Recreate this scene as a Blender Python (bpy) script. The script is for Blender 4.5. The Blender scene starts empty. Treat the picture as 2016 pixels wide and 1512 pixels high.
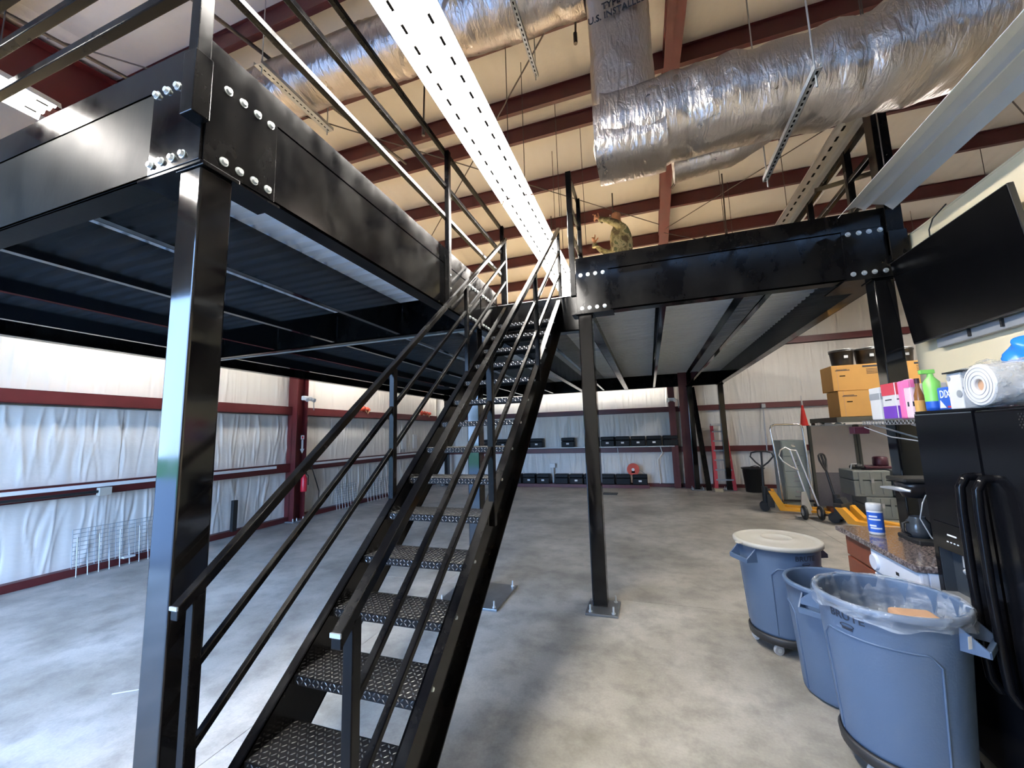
import bpy, math, random
import numpy as np
from mathutils import Vector, Matrix
R = random.Random(7)
sc = bpy.context.scene
COL = sc.collection
# ------------------------------------------------------------------ camera
yaw, pitch, roll, FPX = math.radians(18.6467), math.radians(7.1306), math.radians(-1.6171), 785.73
fw = Vector((-math.sin(yaw)*math.cos(pitch), math.cos(yaw)*math.cos(pitch), math.sin(pitch)))
r0 = Vector((math.cos(yaw), math.sin(yaw), 0)); u0 = r0.cross(fw)
rr = r0*math.cos(roll)+u0*math.sin(roll); uu = -r0*math.sin(roll)+u0*math.cos(roll)
cd = bpy.data.cameras.new('camera'); cam = bpy.data.objects.new('camera', cd); COL.objects.link(cam)
cd.sensor_width = 36; cd.lens = 36*FPX/2016; cd.clip_start = .05; cd.clip_end = 300
M = Matrix((rr, uu, -fw)).transposed().to_4x4(); M.translation = Vector((0, 0, 1.75)); cam.matrix_world = M
sc.camera = cam
# ------------------------------------------------------------------ world, lights, exposure
sc.view_settings.view_transform = 'Standard'; sc.view_settings.look = 'None'
sc.view_settings.gamma = 1; sc.view_settings.use_curve_mapping = False
sc.view_settings.exposure = 1.45
SKY = 8.6; LAMP = 38.0
w = bpy.data.worlds.new('sky'); sc.world = w; w.use_nodes = True
nt = w.node_tree; bg = nt.nodes['Background']
tc = nt.nodes.new('ShaderNodeTexCoord'); sp = nt.nodes.new('ShaderNodeSeparateXYZ'); cr = nt.nodes.new('ShaderNodeValToRGB')
nt.links.new(tc.outputs['Generated'], sp.inputs[0]); nt.links.new(sp.outputs['Z'], cr.inputs[0])
cr.color_ramp.elements[0].position = 0.0; cr.color_ramp.elements[0].color = (.39, .61, 1, 1)
cr.color_ramp.elements[1].position = 0.7; cr.color_ramp.elements[1].color = (.24, .48, 1, 1)
nt.links.new(cr.outputs[0], bg.inputs[0]); bg.inputs[1].default_value = SKY
DX0, DX1, DZ, FY = -7.3, -2.6, 4.0, -1.6      # the open door in the front wall
ld = bpy.data.lights.new('door_portal', 'AREA'); ld.shape = 'RECTANGLE'; ld.size = DX1-DX0; ld.size_y = DZ
ld.cycles.is_portal = True
lo = bpy.data.objects.new('door_portal', ld); COL.objects.link(lo); lo.location = ((DX0+DX1)/2, FY, DZ/2)
lo.rotation_euler = (math.radians(90), 0, math.radians(180)); lo.rotation_euler = Vector((0, 1, 0)).to_track_quat('-Z', 'Z').to_euler()
sc.cycles.max_bounces = 8; sc.cycles.diffuse_bounces = 5; sc.cycles.glossy_bounces = 4; sc.cycles.transmission_bounces = 6
sc.cycles.transparent_max_bounces = 8; sc.cycles.caustics_reflective = False; sc.cycles.caustics_refractive = False
sc.cycles.sample_clamp_indirect = 4; sc.cycles.use_denoising = True
# ------------------------------------------------------------------ materials
def base_mat(name, col, rough=.5, metal=0, spec=.5):
    m = bpy.data.materials.new(name); m.use_nodes = True
    b = m.node_tree.nodes['Principled BSDF']
    b.inputs['Base Color'].default_value = (*col, 1); b.inputs['Roughness'].default_value = rough
    b.inputs['Metallic'].default_value = metal; b.inputs['Specular IOR Level'].default_value = spec
    return m, m.node_tree, b
def mat(name, col, rough=.5, metal=0, var=.12, nscale=6, bump=0, bscale=60, spec=.5, rvar=0, stretch=None, detail=4):
    """procedural: a noise that mixes two tones of the colour, optional roughness variation and bump"""
    m, t, b = base_mat(name, col, rough, metal, spec)
    N, L = t.nodes, t.links
    co = N.new('ShaderNodeTexCoord'); mp = N.new('ShaderNodeMapping'); L.new(co.outputs['Object'], mp.inputs[0])
    if stretch: mp.inputs['Scale'].default_value = stretch
    n = N.new('ShaderNodeTexNoise'); n.inputs['Scale'].default_value = nscale; n.inputs['Detail'].default_value = detail
    L.new(mp.outputs[0], n.inputs['Vector'])
    mx = N.new('ShaderNodeMix'); mx.data_type = 'RGBA'
    mx.inputs[6].default_value = (*[c*(1-var) for c in col], 1); mx.inputs[7].default_value = (*[min(1, c*(1+var)) for c in col], 1)
    L.new(n.outputs['Fac'], mx.inputs[0]); L.new(mx.outputs[2], b.inputs['Base Color'])
    if rvar:
        r = N.new('ShaderNodeMapRange'); r.inputs['From Min'].default_value = .3; r.inputs['From Max'].default_value = .7
        r.inputs['To Min'].default_value = max(.02, rough-rvar); r.inputs['To Max'].default_value = rough+rvar
        L.new(n.outputs['Fac'], r.inputs[0]); L.new(r.outputs[0], b.inputs['Roughness'])
    if bump:
        n2 = N.new('ShaderNodeTexNoise'); n2.inputs['Scale'].default_value = bscale; n2.inputs['Detail'].default_value = 3
        L.new(mp.outputs[0], n2.inputs['Vector'])
        bp = N.new('ShaderNodeBump'); bp.inputs['Strength'].default_value = bump; bp.inputs['Distance'].default_value = .02
        L.new(n2.outputs['Fac'], bp.inputs['Height']); L.new(bp.outputs[0], b.inputs['Normal'])
    return m
def emis(name, col, s):
    m, t, b = base_mat(name, col, .4); b.inputs['Emission Color'].default_value = (*col, 1); b.inputs['Emission Strength'].default_value = s
    return m
def concrete():
    m, t, b = base_mat('polished_concrete', (.4, .4, .38), .45); N, L = t.nodes, t.links
    co = N.new('ShaderNodeTexCoord'); mp = N.new('ShaderNodeMapping'); L.new(co.outputs['Object'], mp.inputs[0])
    def noise(s, d, r=.55):
        n = N.new('ShaderNodeTexNoise'); n.inputs['Scale'].default_value = s; n.inputs['Detail'].default_value = d; n.inputs['Roughness'].default_value = r
        L.new(mp.outputs[0], n.inputs['Vector']); return n
    n1, n2, n3 = noise(.9, 6), noise(4.2, 8, .65), noise(60, 3)
    c1 = N.new('ShaderNodeValToRGB'); c1.color_ramp.elements[0].position = .33; c1.color_ramp.elements[0].color = (.25, .235, .20, 1)
    c1.color_ramp.elements[1].position = .62; c1.color_ramp.elements[1].color = (.48, .455, .405, 1)
    L.new(n1.outputs['Fac'], c1.inputs[0])
    c2 = N.new('ShaderNodeValToRGB'); c2.color_ramp.elements[0].position = .34; c2.color_ramp.elements[0].color = (.45, .45, .45, 1)
    c2.color_ramp.elements[1].position = .56; c2.color_ramp.elements[1].color = (1, 1, 1, 1)
    L.new(n2.outputs['Fac'], c2.inputs[0])
    mx = N.new('ShaderNodeMix'); mx.data_type = 'RGBA'; mx.blend_type = 'MULTIPLY'; mx.inputs[0].default_value = .62
    L.new(c1.outputs[0], mx.inputs[6]); L.new(c2.outputs[0], mx.inputs[7])
    mx2 = N.new('ShaderNodeMix'); mx2.data_type = 'RGBA'; mx2.blend_type = 'OVERLAY'; mx2.inputs[0].default_value = .18
    L.new(mx.outputs[2], mx2.inputs[6]); L.new(n3.outputs['Fac'], mx2.inputs[7]); L.new(mx2.outputs[2], b.inputs['Base Color'])
    r = N.new('ShaderNodeMapRange'); r.inputs['To Min'].default_value = .28; r.inputs['To Max'].default_value = .62
    L.new(n2.outputs['Fac'], r.inputs[0]); L.new(r.outputs[0], b.inputs['Roughness'])
    bp = N.new('ShaderNodeBump'); bp.inputs['Strength'].default_value = .12; bp.inputs['Distance'].default_value = .01
    L.new(n2.outputs['Fac'], bp.inputs['Height']); L.new(bp.outputs[0], b.inputs['Normal'])
    return m
def foil(name, seed=0):
    m, t, b = base_mat(name, (.61, .55, .51), .3, 1.0); N, L = t.nodes, t.links
    co = N.new('ShaderNodeTexCoord'); mp = N.new('ShaderNodeMapping'); L.new(co.outputs['Object'], mp.inputs[0])
    mp.inputs['Location'].default_value = (seed, seed*2, 0)
    hs = []
    for s, d, st in ((5, 3, (1, 1, 1)), (9, 4, (3.0, .8, .8)), (70, 2, (1, 1, 1))):
        m2 = N.new('ShaderNodeMapping'); m2.inputs['Scale'].default_value = st; L.new(mp.outputs[0], m2.inputs[0])
        n = N.new('ShaderNodeTexNoise'); n.inputs['Scale'].default_value = s; n.inputs['Detail'].default_value = d; n.inputs['Distortion'].default_value = .8
        L.new(m2.outputs[0], n.inputs['Vector']); hs.append(n)
    prev = None
    for n, st, di in zip(hs, (.25, .42, .35), (.06, .04, .004)):
        bp = N.new('ShaderNodeBump'); bp.inputs['Strength'].default_value = st; bp.inputs['Distance'].default_value = di
        L.new(n.outputs['Fac'], bp.inputs['Height'])
        if prev: L.new(prev.outputs[0], bp.inputs['Normal'])
        prev = bp
    L.new(prev.outputs[0], b.inputs['Normal'])
    r = N.new('ShaderNodeMapRange'); r.inputs['To Min'].default_value = .20; r.inputs['To Max'].default_value = .45
    L.new(hs[0].outputs['Fac'], r.inputs[0]); L.new(r.outputs[0], b.inputs['Roughness'])
    return m
def blackpaint(name, rough=.22, spec=.13):
    m, t, b = base_mat(name, (.012, .0115, .012), rough, 0, spec); N, L = t.nodes, t.links
    co = N.new('ShaderNodeTexCoord'); mp = N.new('ShaderNodeMapping'); L.new(co.outputs['Object'], mp.inputs[0])
    n = N.new('ShaderNodeTexNoise'); n.inputs['Scale'].default_value = 3.0; n.inputs['Detail'].default_value = 6; n.inputs['Roughness'].default_value = .65
    mp.inputs['Scale'].default_value = (1, 1, .6); L.new(mp.outputs[0], n.inputs['Vector'])
    c = N.new('ShaderNodeValToRGB'); c.color_ramp.elements[0].position = .42; c.color_ramp.elements[0].color = (.0025, .0025, .003, 1)
    c.color_ramp.elements[1].position = .68; c.color_ramp.elements[1].color = (.009, .0085, .008, 1)
    L.new(n.outputs['Fac'], c.inputs[0]); L.new(c.outputs[0], b.inputs['Base Color'])
    r = N.new('ShaderNodeMapRange'); r.inputs['From Min'].default_value = .35; r.inputs['From Max'].default_value = .7
    r.inputs['To Min'].default_value = rough*.6; r.inputs['To Max'].default_value = rough*1.7
    L.new(n.outputs['Fac'], r.inputs[0]); L.new(r.outputs[0], b.inputs['Roughness'])
    return m
def vinyl(name, col):
    m = mat(name, col, .38, 0, .07, 2.2, .25, 9, .4, .08, (1, 1, 1))
    return m
M_ = {}
def mk():
    g = M_
    g['floor'] = concrete()
    g['vinyl'] = vinyl('white_vinyl_insulation', (.74, .71, .66)); g['vinyl_roof'] = vinyl('white_vinyl_roof_insulation', (.72, .69, .665))
    g['red'] = mat('red_oxide_primer', (.075, .013, .015), .45, 0, .3, 4, .05, 30)
    g['redwall'] = mat('red_oxide_primer_wall', (.09, .012, .014), .45, 0, .3, 4, .05, 30)
    g['black'] = blackpaint('gloss_black_steel_paint', .13); g['blackrail'] = blackpaint('black_rail_paint', .2, .11); g['blackcol'] = blackpaint('mirror_black_column_paint', .07, .42); g['blackm'] = mat('black_satin_steel', (.012, .012, .014), .3, 0, .3, 5)
    g['dusty'] = mat('dusty_black_web', (.010, .0115, .0115), .42, 0, .6, 3.5, .03, 20, .03, .05, (1, 1, .5))
    g['joist'] = mat('black_joist_steel', (.006, .007, .009), .07, 0, .3, 5, 0, 60, .6)
    g['bolt'] = mat('zinc_bolt', (.62, .66, .66), .3, .6, .1, 20)
    g['galv'] = mat('galvanised_steel', (.50, .52, .54), .38, .8, .15, 12, .05, 80)
    g['deck'] = mat('galvanised_deck', (.78, .84, .90), .45, 0, .06, 3)
    g['plate'] = mat('grey_plate_steel', (.20, .21, .22), .3, .7, .3, 8); g['rod'] = mat('dull_steel_rod', (.10, .085, .08), .5, .6)
    g['foil'] = foil('foil_duct_wrap'); g['foil2'] = foil('foil_duct_wrap_b', 5)
    g['white'] = mat('white_enamel', (.78, .79, .78), .35, 0, .03, 8)
    g['trough'] = mat('grey_white_sheet_metal', (.58, .61, .63), .3, .15, .06, 3, .04, 12)
    g['drywall'] = mat('cream_drywall', (.84, .73, .50), .75, 0, .03, 3, .05, 120)
    g['lamp'] = emis('lamp_tube_glow', (1, .95, .89), LAMP); g['dark'] = mat('dark_slot', (.0015, .0013, .001), .9, 0, .1, 6, 0, 60, .1)
    g['concretewall'] = mat('grey_front_wall_panel', (.5, .48, .45), .7)
    g['grass'] = mat('grass', (.10, .22, .06), .9, 0, .3, 3); g['leaf'] = mat('tree_leaves', (.04, .10, .03), .9, 0, .5, 2)
    g['asphalt'] = mat('asphalt', (.22, .23, .25), .8, 0, .2, 9)
    g['fridge'] = mat('gloss_black_fridge', (.005, .005, .006), .12, 0, .1, 8, .01, 200, .16); g['fridgedark'] = mat('fridge_recess', (.035, .042, .05), .15, 0, .1)
    g['can'] = mat('blue_grey_bin_plastic', (.080, .125, .205), .42, 0, .06, 4, .05, 90); g['lid'] = mat('beige_grey_lid_plastic', (.46, .44, .38), .5, 0, .06, 6)
    g['dolly'] = mat('black_dolly_plastic', (.02, .02, .022), .5); g['wheel'] = mat('grey_caster_rubber', (.45, .45, .45), .5)
    g['print'] = mat('dark_print', (.02, .025, .04), .6); g['card'] = mat('cardboard', (.62, .33, .09), .75, 0, .08, 5, .05, 60)
    g['cardin'] = mat('brown_cardboard', (.50, .30, .18), .8); g['bins'] = mat('black_bin_plastic', (.016, .015, .014), .35)
    g['granite'] = granite(); g['wood'] = mat('red_brown_laminate', (.20, .055, .028), .45, 0, .25, 3, 0, 1, .5, 0, (1, 6, 1))
    g['applw'] = mat('white_appliance', (.75, .78, .84), .3, 0, .02); g['tv'] = mat('tv_screen', (.002, .002, .0025), .22, 0, .1, 6, 0, 60, .12)
    g['tvframe'] = mat('tv_frame', (.015, .015, .016), .3); g['grey'] = mat('grey_metal', (.35, .37, .39), .45, .2)
    g['cab'] = mat('green_grey_cabinet_paint', (.33, .37, .34), .45, 0, .06); g['beige'] = mat('beige_divider_laminate', (.42, .36, .31), .6, 0, .05)
    g['brownp'] = mat('taupe_divider_fabric', (.17, .15, .145), .8, 0, .15, 30); g['chrome'] = mat('chrome', (.75, .75, .74), .15, 1, .03)
    g['yellow'] = mat('yellow_jack_paint', (.75, .34, .02), .4, 0, .1, 8); g['rubber'] = mat('black_rubber', (.012, .012, .012), .6)
    g['case'] = mat('green_grey_hard_case', (.15, .165, .155), .5, 0, .08, 10); g['maroon'] = mat('maroon_plastic', (.05, .008, .018), .4)
    g['cone'] = mat('red_cone_plastic', (.75, .03, .02), .45); g['ladred'] = mat('red_fibreglass', (.45, .03, .05), .45)
    g['alu'] = mat('aluminium', (.62, .62, .62), .35, .8); g['case_b'] = mat('black_hard_case', (.008, .009, .010), .5, 0, .1, 6, 0, 60, .2)
    g['labelw'] = mat('white_label', (.8, .8, .8), .6, 0, .02); g['orange'] = mat('orange_red_plastic', (.65, .08, .04), .5)
    g['redex'] = mat('red_extinguisher', (.6, .02, .04), .3); g['skin'] = mat('skin', (.55, .27, .17), .55, 0, .08, 15)
    g['camo'] = camo(); g['pink'] = mat('pink_pack', (.85, .18, .42), .5); g['pinkpale'] = mat('pale_pink_pack', (.82, .60, .66), .5)
    g['purple'] = mat('purple_pack', (.16, .05, .42), .45); g['redpack'] = mat('red_pack', (.6, .06, .09), .45)
    g['green'] = mat('green_bottle', (.22, .62, .12), .35); g['blue'] = mat('blue_pack', (.02, .10, .48), .4); g['bluelt'] = mat('bright_blue_film', (.03, .25, .8), .25)
    g['paper'] = mat('white_paper', (.66, .65, .63), .7, 0, .04); g['clear'] = clear('clear_plastic_film', (.80, .81, .83), .30, 7); g['liner'] = clear('thin_bin_liner_film', (.55, .60, .66), .28, 4); g['redfilm'] = mat('red_film', (.6, .03, .05), .3)
    g['amber'] = mat('amber_bottle', (.22, .09, .03), .2); g['silver'] = mat('silver_plastic', (.5, .51, .52), .25, .5)
    g['olive'] = mat('dark_olive_board', (.06, .06, .045), .6); g['plywood'] = mat('pale_plywood', (.42, .33, .2), .7)
def granite():
    m, t, b = base_mat('grey_brown_granite', (.2, .17, .16), .12); N, L = t.nodes, t.links
    co = N.new('ShaderNodeTexCoord'); n = N.new('ShaderNodeTexNoise'); n.inputs['Scale'].default_value = 75; n.inputs['Detail'].default_value = 5
    L.new(co.outputs['Object'], n.inputs['Vector']); c = N.new('ShaderNodeValToRGB')
    e = c.color_ramp.elements; e[0].position = .38; e[0].color = (.06, .05, .05, 1); e[1].position = .66; e[1].color = (.30, .26, .24, 1)
    x = e.new(.52); x.color = (.17, .13, .12, 1); L.new(n.outputs['Fac'], c.inputs[0]); L.new(c.outputs[0], b.inputs['Base Color']); return m
def camo():
    m, t, b = base_mat('camouflage_cloth', (.3, .28, .2), .85); N, L = t.nodes, t.links
    co = N.new('ShaderNodeTexCoord'); n = N.new('ShaderNodeTexNoise'); n.inputs['Scale'].default_value = 9; n.inputs['Detail'].default_value = 3
    L.new(co.outputs['Object'], n.inputs['Vector']); c = N.new('ShaderNodeValToRGB'); c.color_ramp.interpolation = 'CONSTANT'
    e = c.color_ramp.elements; e[0].position = 0; e[0].color = (.10, .08, .045, 1); e[1].position = .44; e[1].color = (.24, .22, .12, 1)
    x = e.new(.52); x.color = (.42, .38, .24, 1); x = e.new(.61); x.color = (.13, .15, .08, 1)
    L.new(n.outputs['Fac'], c.inputs[0]); L.new(c.outputs[0], b.inputs['Base Color']); return m
def clear(name, col=(.85, .88, .92), a=.35, sc_=14):
    m, t, b = base_mat(name, col, .18); b.inputs['Alpha'].default_value = a; N, L = t.nodes, t.links
    n = N.new('ShaderNodeTexNoise'); n.inputs['Scale'].default_value = sc_; n.inputs['Detail'].default_value = 3; n.inputs['Distortion'].default_value = .4
    r = N.new('ShaderNodeMapRange'); r.inputs['From Min'].default_value = .4; r.inputs['From Max'].default_value = .7; r.inputs['To Min'].default_value = a*.4; r.inputs['To Max'].default_value = min(1, a*2)
    L.new(n.outputs['Fac'], r.inputs[0]); L.new(r.outputs[0], b.inputs['Alpha'])
    bp = N.new('ShaderNodeBump'); bp.inputs['Distance'].default_value = .03; L.new(n.outputs['Fac'], bp.inputs['Height']); L.new(bp.outputs[0], b.inputs['Normal'])
    return m
mk()
# ------------------------------------------------------------------ mesh builder
ORG = {}
class MB:
    def __init__(s): s.v = []; s.f = []; s.sm = []; s.mi = []; s.cur = 0
    def add(s, vs, fs, smooth=False):
        n = len(s.v); s.v += [tuple(p) for p in vs]
        for f in fs: s.f.append(tuple(i+n for i in f)); s.sm.append(smooth); s.mi.append(s.cur)
        return s
    def box(s, x0, x1, y0, y1, z0, z1):
        return s.add([(x0,y0,z0),(x1,y0,z0),(x1,y1,z0),(x0,y1,z0),(x0,y0,z1),(x1,y0,z1),(x1,y1,z1),(x0,y1,z1)],
                     [(3,2,1,0),(4,5,6,7),(0,1,5,4),(1,2,6,5),(2,3,7,6),(3,0,4,7)])
    def bar(s, p, q, w, h, up=(0,0,1)):
        """rectangular bar; h is the size along 'up' (made square to the bar)"""
        p, q = Vector(p), Vector(q); d = (q-p).normalized(); u = Vector(up); u = (u-d*u.dot(d))
        if u.length < 1e-6: u = Vector((1,0,0)) - d*d.x
        u.normalize(); r = d.cross(u)
        vs = [c+r*a*w/2+u*b*h/2 for c in (p, q) for a, b in ((-1,-1),(1,-1),(1,1),(-1,1))]
        return s.add(vs, [(0,1,2,3),(7,6,5,4),(0,4,5,1),(1,5,6,2),(2,6,7,3),(3,7,4,0)])
    def vbar(s, p, q, w, h):
        """bar whose ends stay vertical and whose height is vertical"""
        p, q = Vector(p), Vector(q); d = q-p; r = Vector((d.y, -d.x, 0)).normalized(); u = Vector((0,0,1))
        vs = [c+r*a*w/2+u*b*h/2 for c in (p, q) for a, b in ((-1,-1),(1,-1),(1,1),(-1,1))]
        return s.add(vs, [(0,1,2,3),(7,6,5,4),(0,4,5,1),(1,5,6,2),(2,6,7,3),(3,7,4,0)])
    def tube(s, pts, r, n=8, closed=False, caps=True):
        pts = [Vector(p) for p in pts]; m = len(pts); rs = r if isinstance(r, (list, tuple)) else [r]*m
        vs = []; prev = None
        for i, p in enumerate(pts):
            a = pts[(i-1) % m] if (closed or i) else p; b = pts[(i+1) % m] if (closed or i < m-1) else p
            d = (b-a).normalized()
            if prev is None:
                u = Vector((0,0,1)) if abs(d.z) < .9 else Vector((1,0,0))
            else: u = prev
            u = (u-d*u.dot(d)).normalized(); prev = u; v = d.cross(u)
            for k in range(n):
                t = 2*math.pi*k/n; vs.append(p+(u*math.cos(t)+v*math.sin(t))*rs[i])
        fs = []
        for i in range(m if closed else m-1):
            for k in range(n):
                a = i*n+k; b = i*n+(k+1) % n; j = (i+1) % m
                fs.append((a, b, j*n+(k+1) % n, j*n+k))
        s.add(vs, fs, True)
        if caps and not closed:
            s.add(vs[:n], [tuple(range(n))[::-1]]); s.add(vs[-n:], [tuple(range(n))])
        return s
    def cyl(s, p, q, r0, r1=None, n=12, smooth=True):
        return s.tube([p, q], [r0, r0 if r1 is None else r1], n)
    def lathe(s, c, prof, n=32, smooth=True, a0=0, a1=2*math.pi):
        full = abs(a1-a0-2*math.pi) < 1e-6; m = n if full else n+1; vs = []
        for r, z in prof:
            for k in range(m):
                t = a0+(a1-a0)*k/n; vs.append((c[0]+r*math.cos(t), c[1]+r*math.sin(t), c[2]+z))
        fs = []
        for i in range(len(prof)-1):
            for k in range(n):
                k2 = (k+1) % m if full else k+1
                fs.append((i*m+k, i*m+k2, (i+1)*m+k2, (i+1)*m+k))
        return s.add(vs, fs, smooth)
    def prism(s, poly, f0, f1):
        """poly of 2d points, f0 and f1 map (a,b) to 3d for the two ends"""
        n = len(poly); vs = [f0(a, b) for a, b in poly]+[f1(a, b) for a, b in poly]
        return s.add(vs, [tuple(range(n))[::-1], tuple(range(n, 2*n))]+[(i, (i+1) % n, n+(i+1) % n, n+i) for i in range(n)])
    def grid(s, fn, nu, nv, smooth=True):
        vs = [fn(i/nu, j/nv) for j in range(nv+1) for i in range(nu+1)]
        return s.add(vs, [(j*(nu+1)+i, j*(nu+1)+i+1, (j+1)*(nu+1)+i+1, (j+1)*(nu+1)+i) for j in range(nv) for i in range(nu)], smooth)
    def ball(s, c, r, n=12, m=8):
        rx, ry, rz = r if isinstance(r, (tuple, list)) else (r, r, r)
        vs = [(c[0]+rx*math.sin(math.pi*j/m)*math.cos(2*math.pi*i/n), c[1]+ry*math.sin(math.pi*j/m)*math.sin(2*math.pi*i/n), c[2]+rz*math.cos(math.pi*j/m)) for j in range(m+1) for i in range(n)]
        return s.add(vs, [(j*n+i, (j+1)*n+i, (j+1)*n+(i+1) % n, j*n+(i+1) % n) for j in range(m) for i in range(n)], True)
    def build(s, name, mats, parent=None, org=None, bevel=0, seg=2, kind=None, label=None, solid=0):
        if org is None: org = ORG.get(parent.name, Vector((0,0,0))) if parent else Vector((0,0,0))
        org = Vector(org)
        me = bpy.data.meshes.new(name); me.from_pydata([tuple(Vector(p)-org) for p in s.v], [], s.f)
        me.polygons.foreach_set('use_smooth', s.sm); me.polygons.foreach_set('material_index', s.mi)
        for m in (mats if isinstance(mats, list) else [mats]): me.materials.append(M_[m] if isinstance(m, str) else m)
        me.update()
        o = bpy.data.objects.new(name, me); COL.objects.link(o)
        if parent:
            o.parent = parent; ORG[o.name] = org
            o.location = org-ORG.get(parent.name, Vector((0,0,0)))
        else: o.location = org; ORG[o.name] = org
        if bevel:
            b = o.modifiers.new('bevel', 'BEVEL'); b.width = bevel; b.segments = seg; b.limit_method = 'ANGLE'; b.angle_limit = math.radians(50)
        if solid:
            b = o.modifiers.new('solidify', 'SOLIDIFY'); b.thickness = solid
        if kind: o['kind'] = kind
        if label: o['label'] = label
        return o
def thing(name, label, cat, loc=(0,0,0), group=None, kind=None):
    o = bpy.data.objects.new(name, None); COL.objects.link(o); o.location = loc; o.empty_display_size = .1
    ORG[o.name] = Vector(loc)
    if kind: o['kind'] = kind
    else: o['label'] = label; o['category'] = cat
    if group: o['group'] = group
    return o
def tag(o, label, cat, group=None):
    o['label'] = label; o['category'] = cat
    if group: o['group'] = group
    return o
def struct(name, loc=(0,0,0)): return thing(name, '', '', loc, kind='structure')
def copy_part(src, parent, loc):
    c = src.copy(); COL.objects.link(c); c.parent = parent; c.location = loc; return c
def dup(root, loc, label=None, rotz=None, group=None):
    r = root.copy(); COL.objects.link(r); r.location = loc
    if rotz is not None: r.rotation_euler = (0, 0, rotz)
    if label: r['label'] = label
    if group: r['group'] = group
    for ch in list(root.children):
        c = ch.copy(); COL.objects.link(c); c.parent = r
        for g in ch.children:
            d = g.copy(); COL.objects.link(d); d.parent = c
    return r
def text_mesh(body, size, name, mats, parent, fn, org=None, label=None, extr=0.0006):
    """flat lettering turned into a mesh and laid on a surface by fn(x, y, z)"""
    cu = bpy.data.curves.new('t', 'FONT'); cu.body = body; cu.size = size; cu.align_x = 'CENTER'; cu.align_y = 'CENTER'; cu.extrude = extr; cu.resolution_u = 2; cu.offset = size*.012
    o = bpy.data.objects.new('t', cu); COL.objects.link(o)
    me = bpy.data.meshes.new_from_object(o.evaluated_get(bpy.context.evaluated_depsgraph_get()))
    vs = [tuple(v.co) for v in me.vertices]; fs = [tuple(p.vertices) for p in me.polygons]
    bpy.data.objects.remove(o); bpy.data.curves.remove(cu); bpy.data.meshes.remove(me)
    b = MB(); b.add([fn(*v) for v in vs], fs); return b.build(name, mats, parent, org, label=label)
# ================================================================== SETTING
XL, Y1, ZB, ZF, ZK, Y2, XN, XR, XLL, Y4 = -1.849, 1.140, 3.03, 3.492, 3.659, 4.242, -.654, 2.12, -6.98, 13.08
XW, YW, XE = -7.51, 13.44, 9.6
Y3 = 4.96
fl = struct('floor')
b = MB(); b.box(XW-.3, XE, FY-.1, YW+.3, -.2, -.012); b.build('subfloor', 'floor', fl)
xs = [XW-.2, -2.445, 2.6, XE]; ys = [FY-.05, -.06+.0, 4.535, 9.13, YW+.2]
for i in range(3):
    for j in range(4):
        g = .0025
        MB().box(xs[i]+g, xs[i+1]-g, ys[j]+g, ys[j+1]-g, -.03, 0).build('concrete_slab', 'floor', fl)
# roof -------------------------------------------------------------
YR, ZR, SL = 5.53, 6.575, .14
def rz(y): return ZR-SL*abs(y-YR)           # underside of the purlins
ce = struct('ceiling')
PY = [YR+s*(.3+1.2*k) for s in (-1, 1) for k in range(7)]
PY = sorted([y for y in PY if FY < y < YW])
def purlin(y):
    b = MB(); z = rz(y); t = .006; x0, x1 = XW-.1, XE
    b.box(x0, x1, y-.032, y+.032, z, z+t); b.box(x0, x1, y-.003, y+.003, z, z+.26); b.box(x0, x1, y-.032, y+.032, z+.26-t, z+.26)
    b.box(x0, x1, y+.030, y+.034, z, z+.02)
    return b
for y in PY: purlin(y).build('purlin', 'red', ce)
# the roof itself, above the insulation
b = MB()
for s, ya, yb in ((0, FY-.1, YR), (1, YR, YW+.2)):
    za, zb = rz(ya)+.36, rz(yb)+.36
    b.add([(XW-.3, ya, za), (XE, ya, za), (XE, yb, zb), (XW-.3, yb, zb), (XW-.3, ya, za+.05), (XE, ya, za+.05), (XE, yb, zb+.05), (XW-.3, yb, zb+.05)],
          [(0,1,2,3),(7,6,5,4),(0,4,5,1),(1,5,6,2),(2,6,7,3),(3,7,4,0)])
b.build('roof_panel', 'vinyl_roof', ce)
def fold_fn(seed, wdt, hgt, amp, n=6, sag=.0, horizontal=False):
    r = random.Random(seed); F = []
    for _ in range(n):
        F.append((r.random(), r.uniform(-.06, .06), r.uniform(.004, .012), amp*r.uniform(.3, 1)*(1 if r.random() < .75 else -1), r.uniform(0, 1), r.uniform(.3, 1.2), r.uniform(-.04, .04)))
    def f(u, v):
        d = sag*math.sin(math.pi*u)*math.sin(math.pi*v)
        for c, sl, wd, a, vc, vw, cv in F:
            x = c+sl*(v-.5)+cv*math.sin(v*5+c*9); e = math.exp(-((u-x)/wd)**2)*math.exp(-((v-vc)/vw)**2)
            d += a*e
        d += amp*.12*math.sin(u*37+v*3+seed)+amp*.1*math.sin(u*71+seed*2)
        return d*min(1, 6*min(v, 1-v)+.25)
    return f
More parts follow.
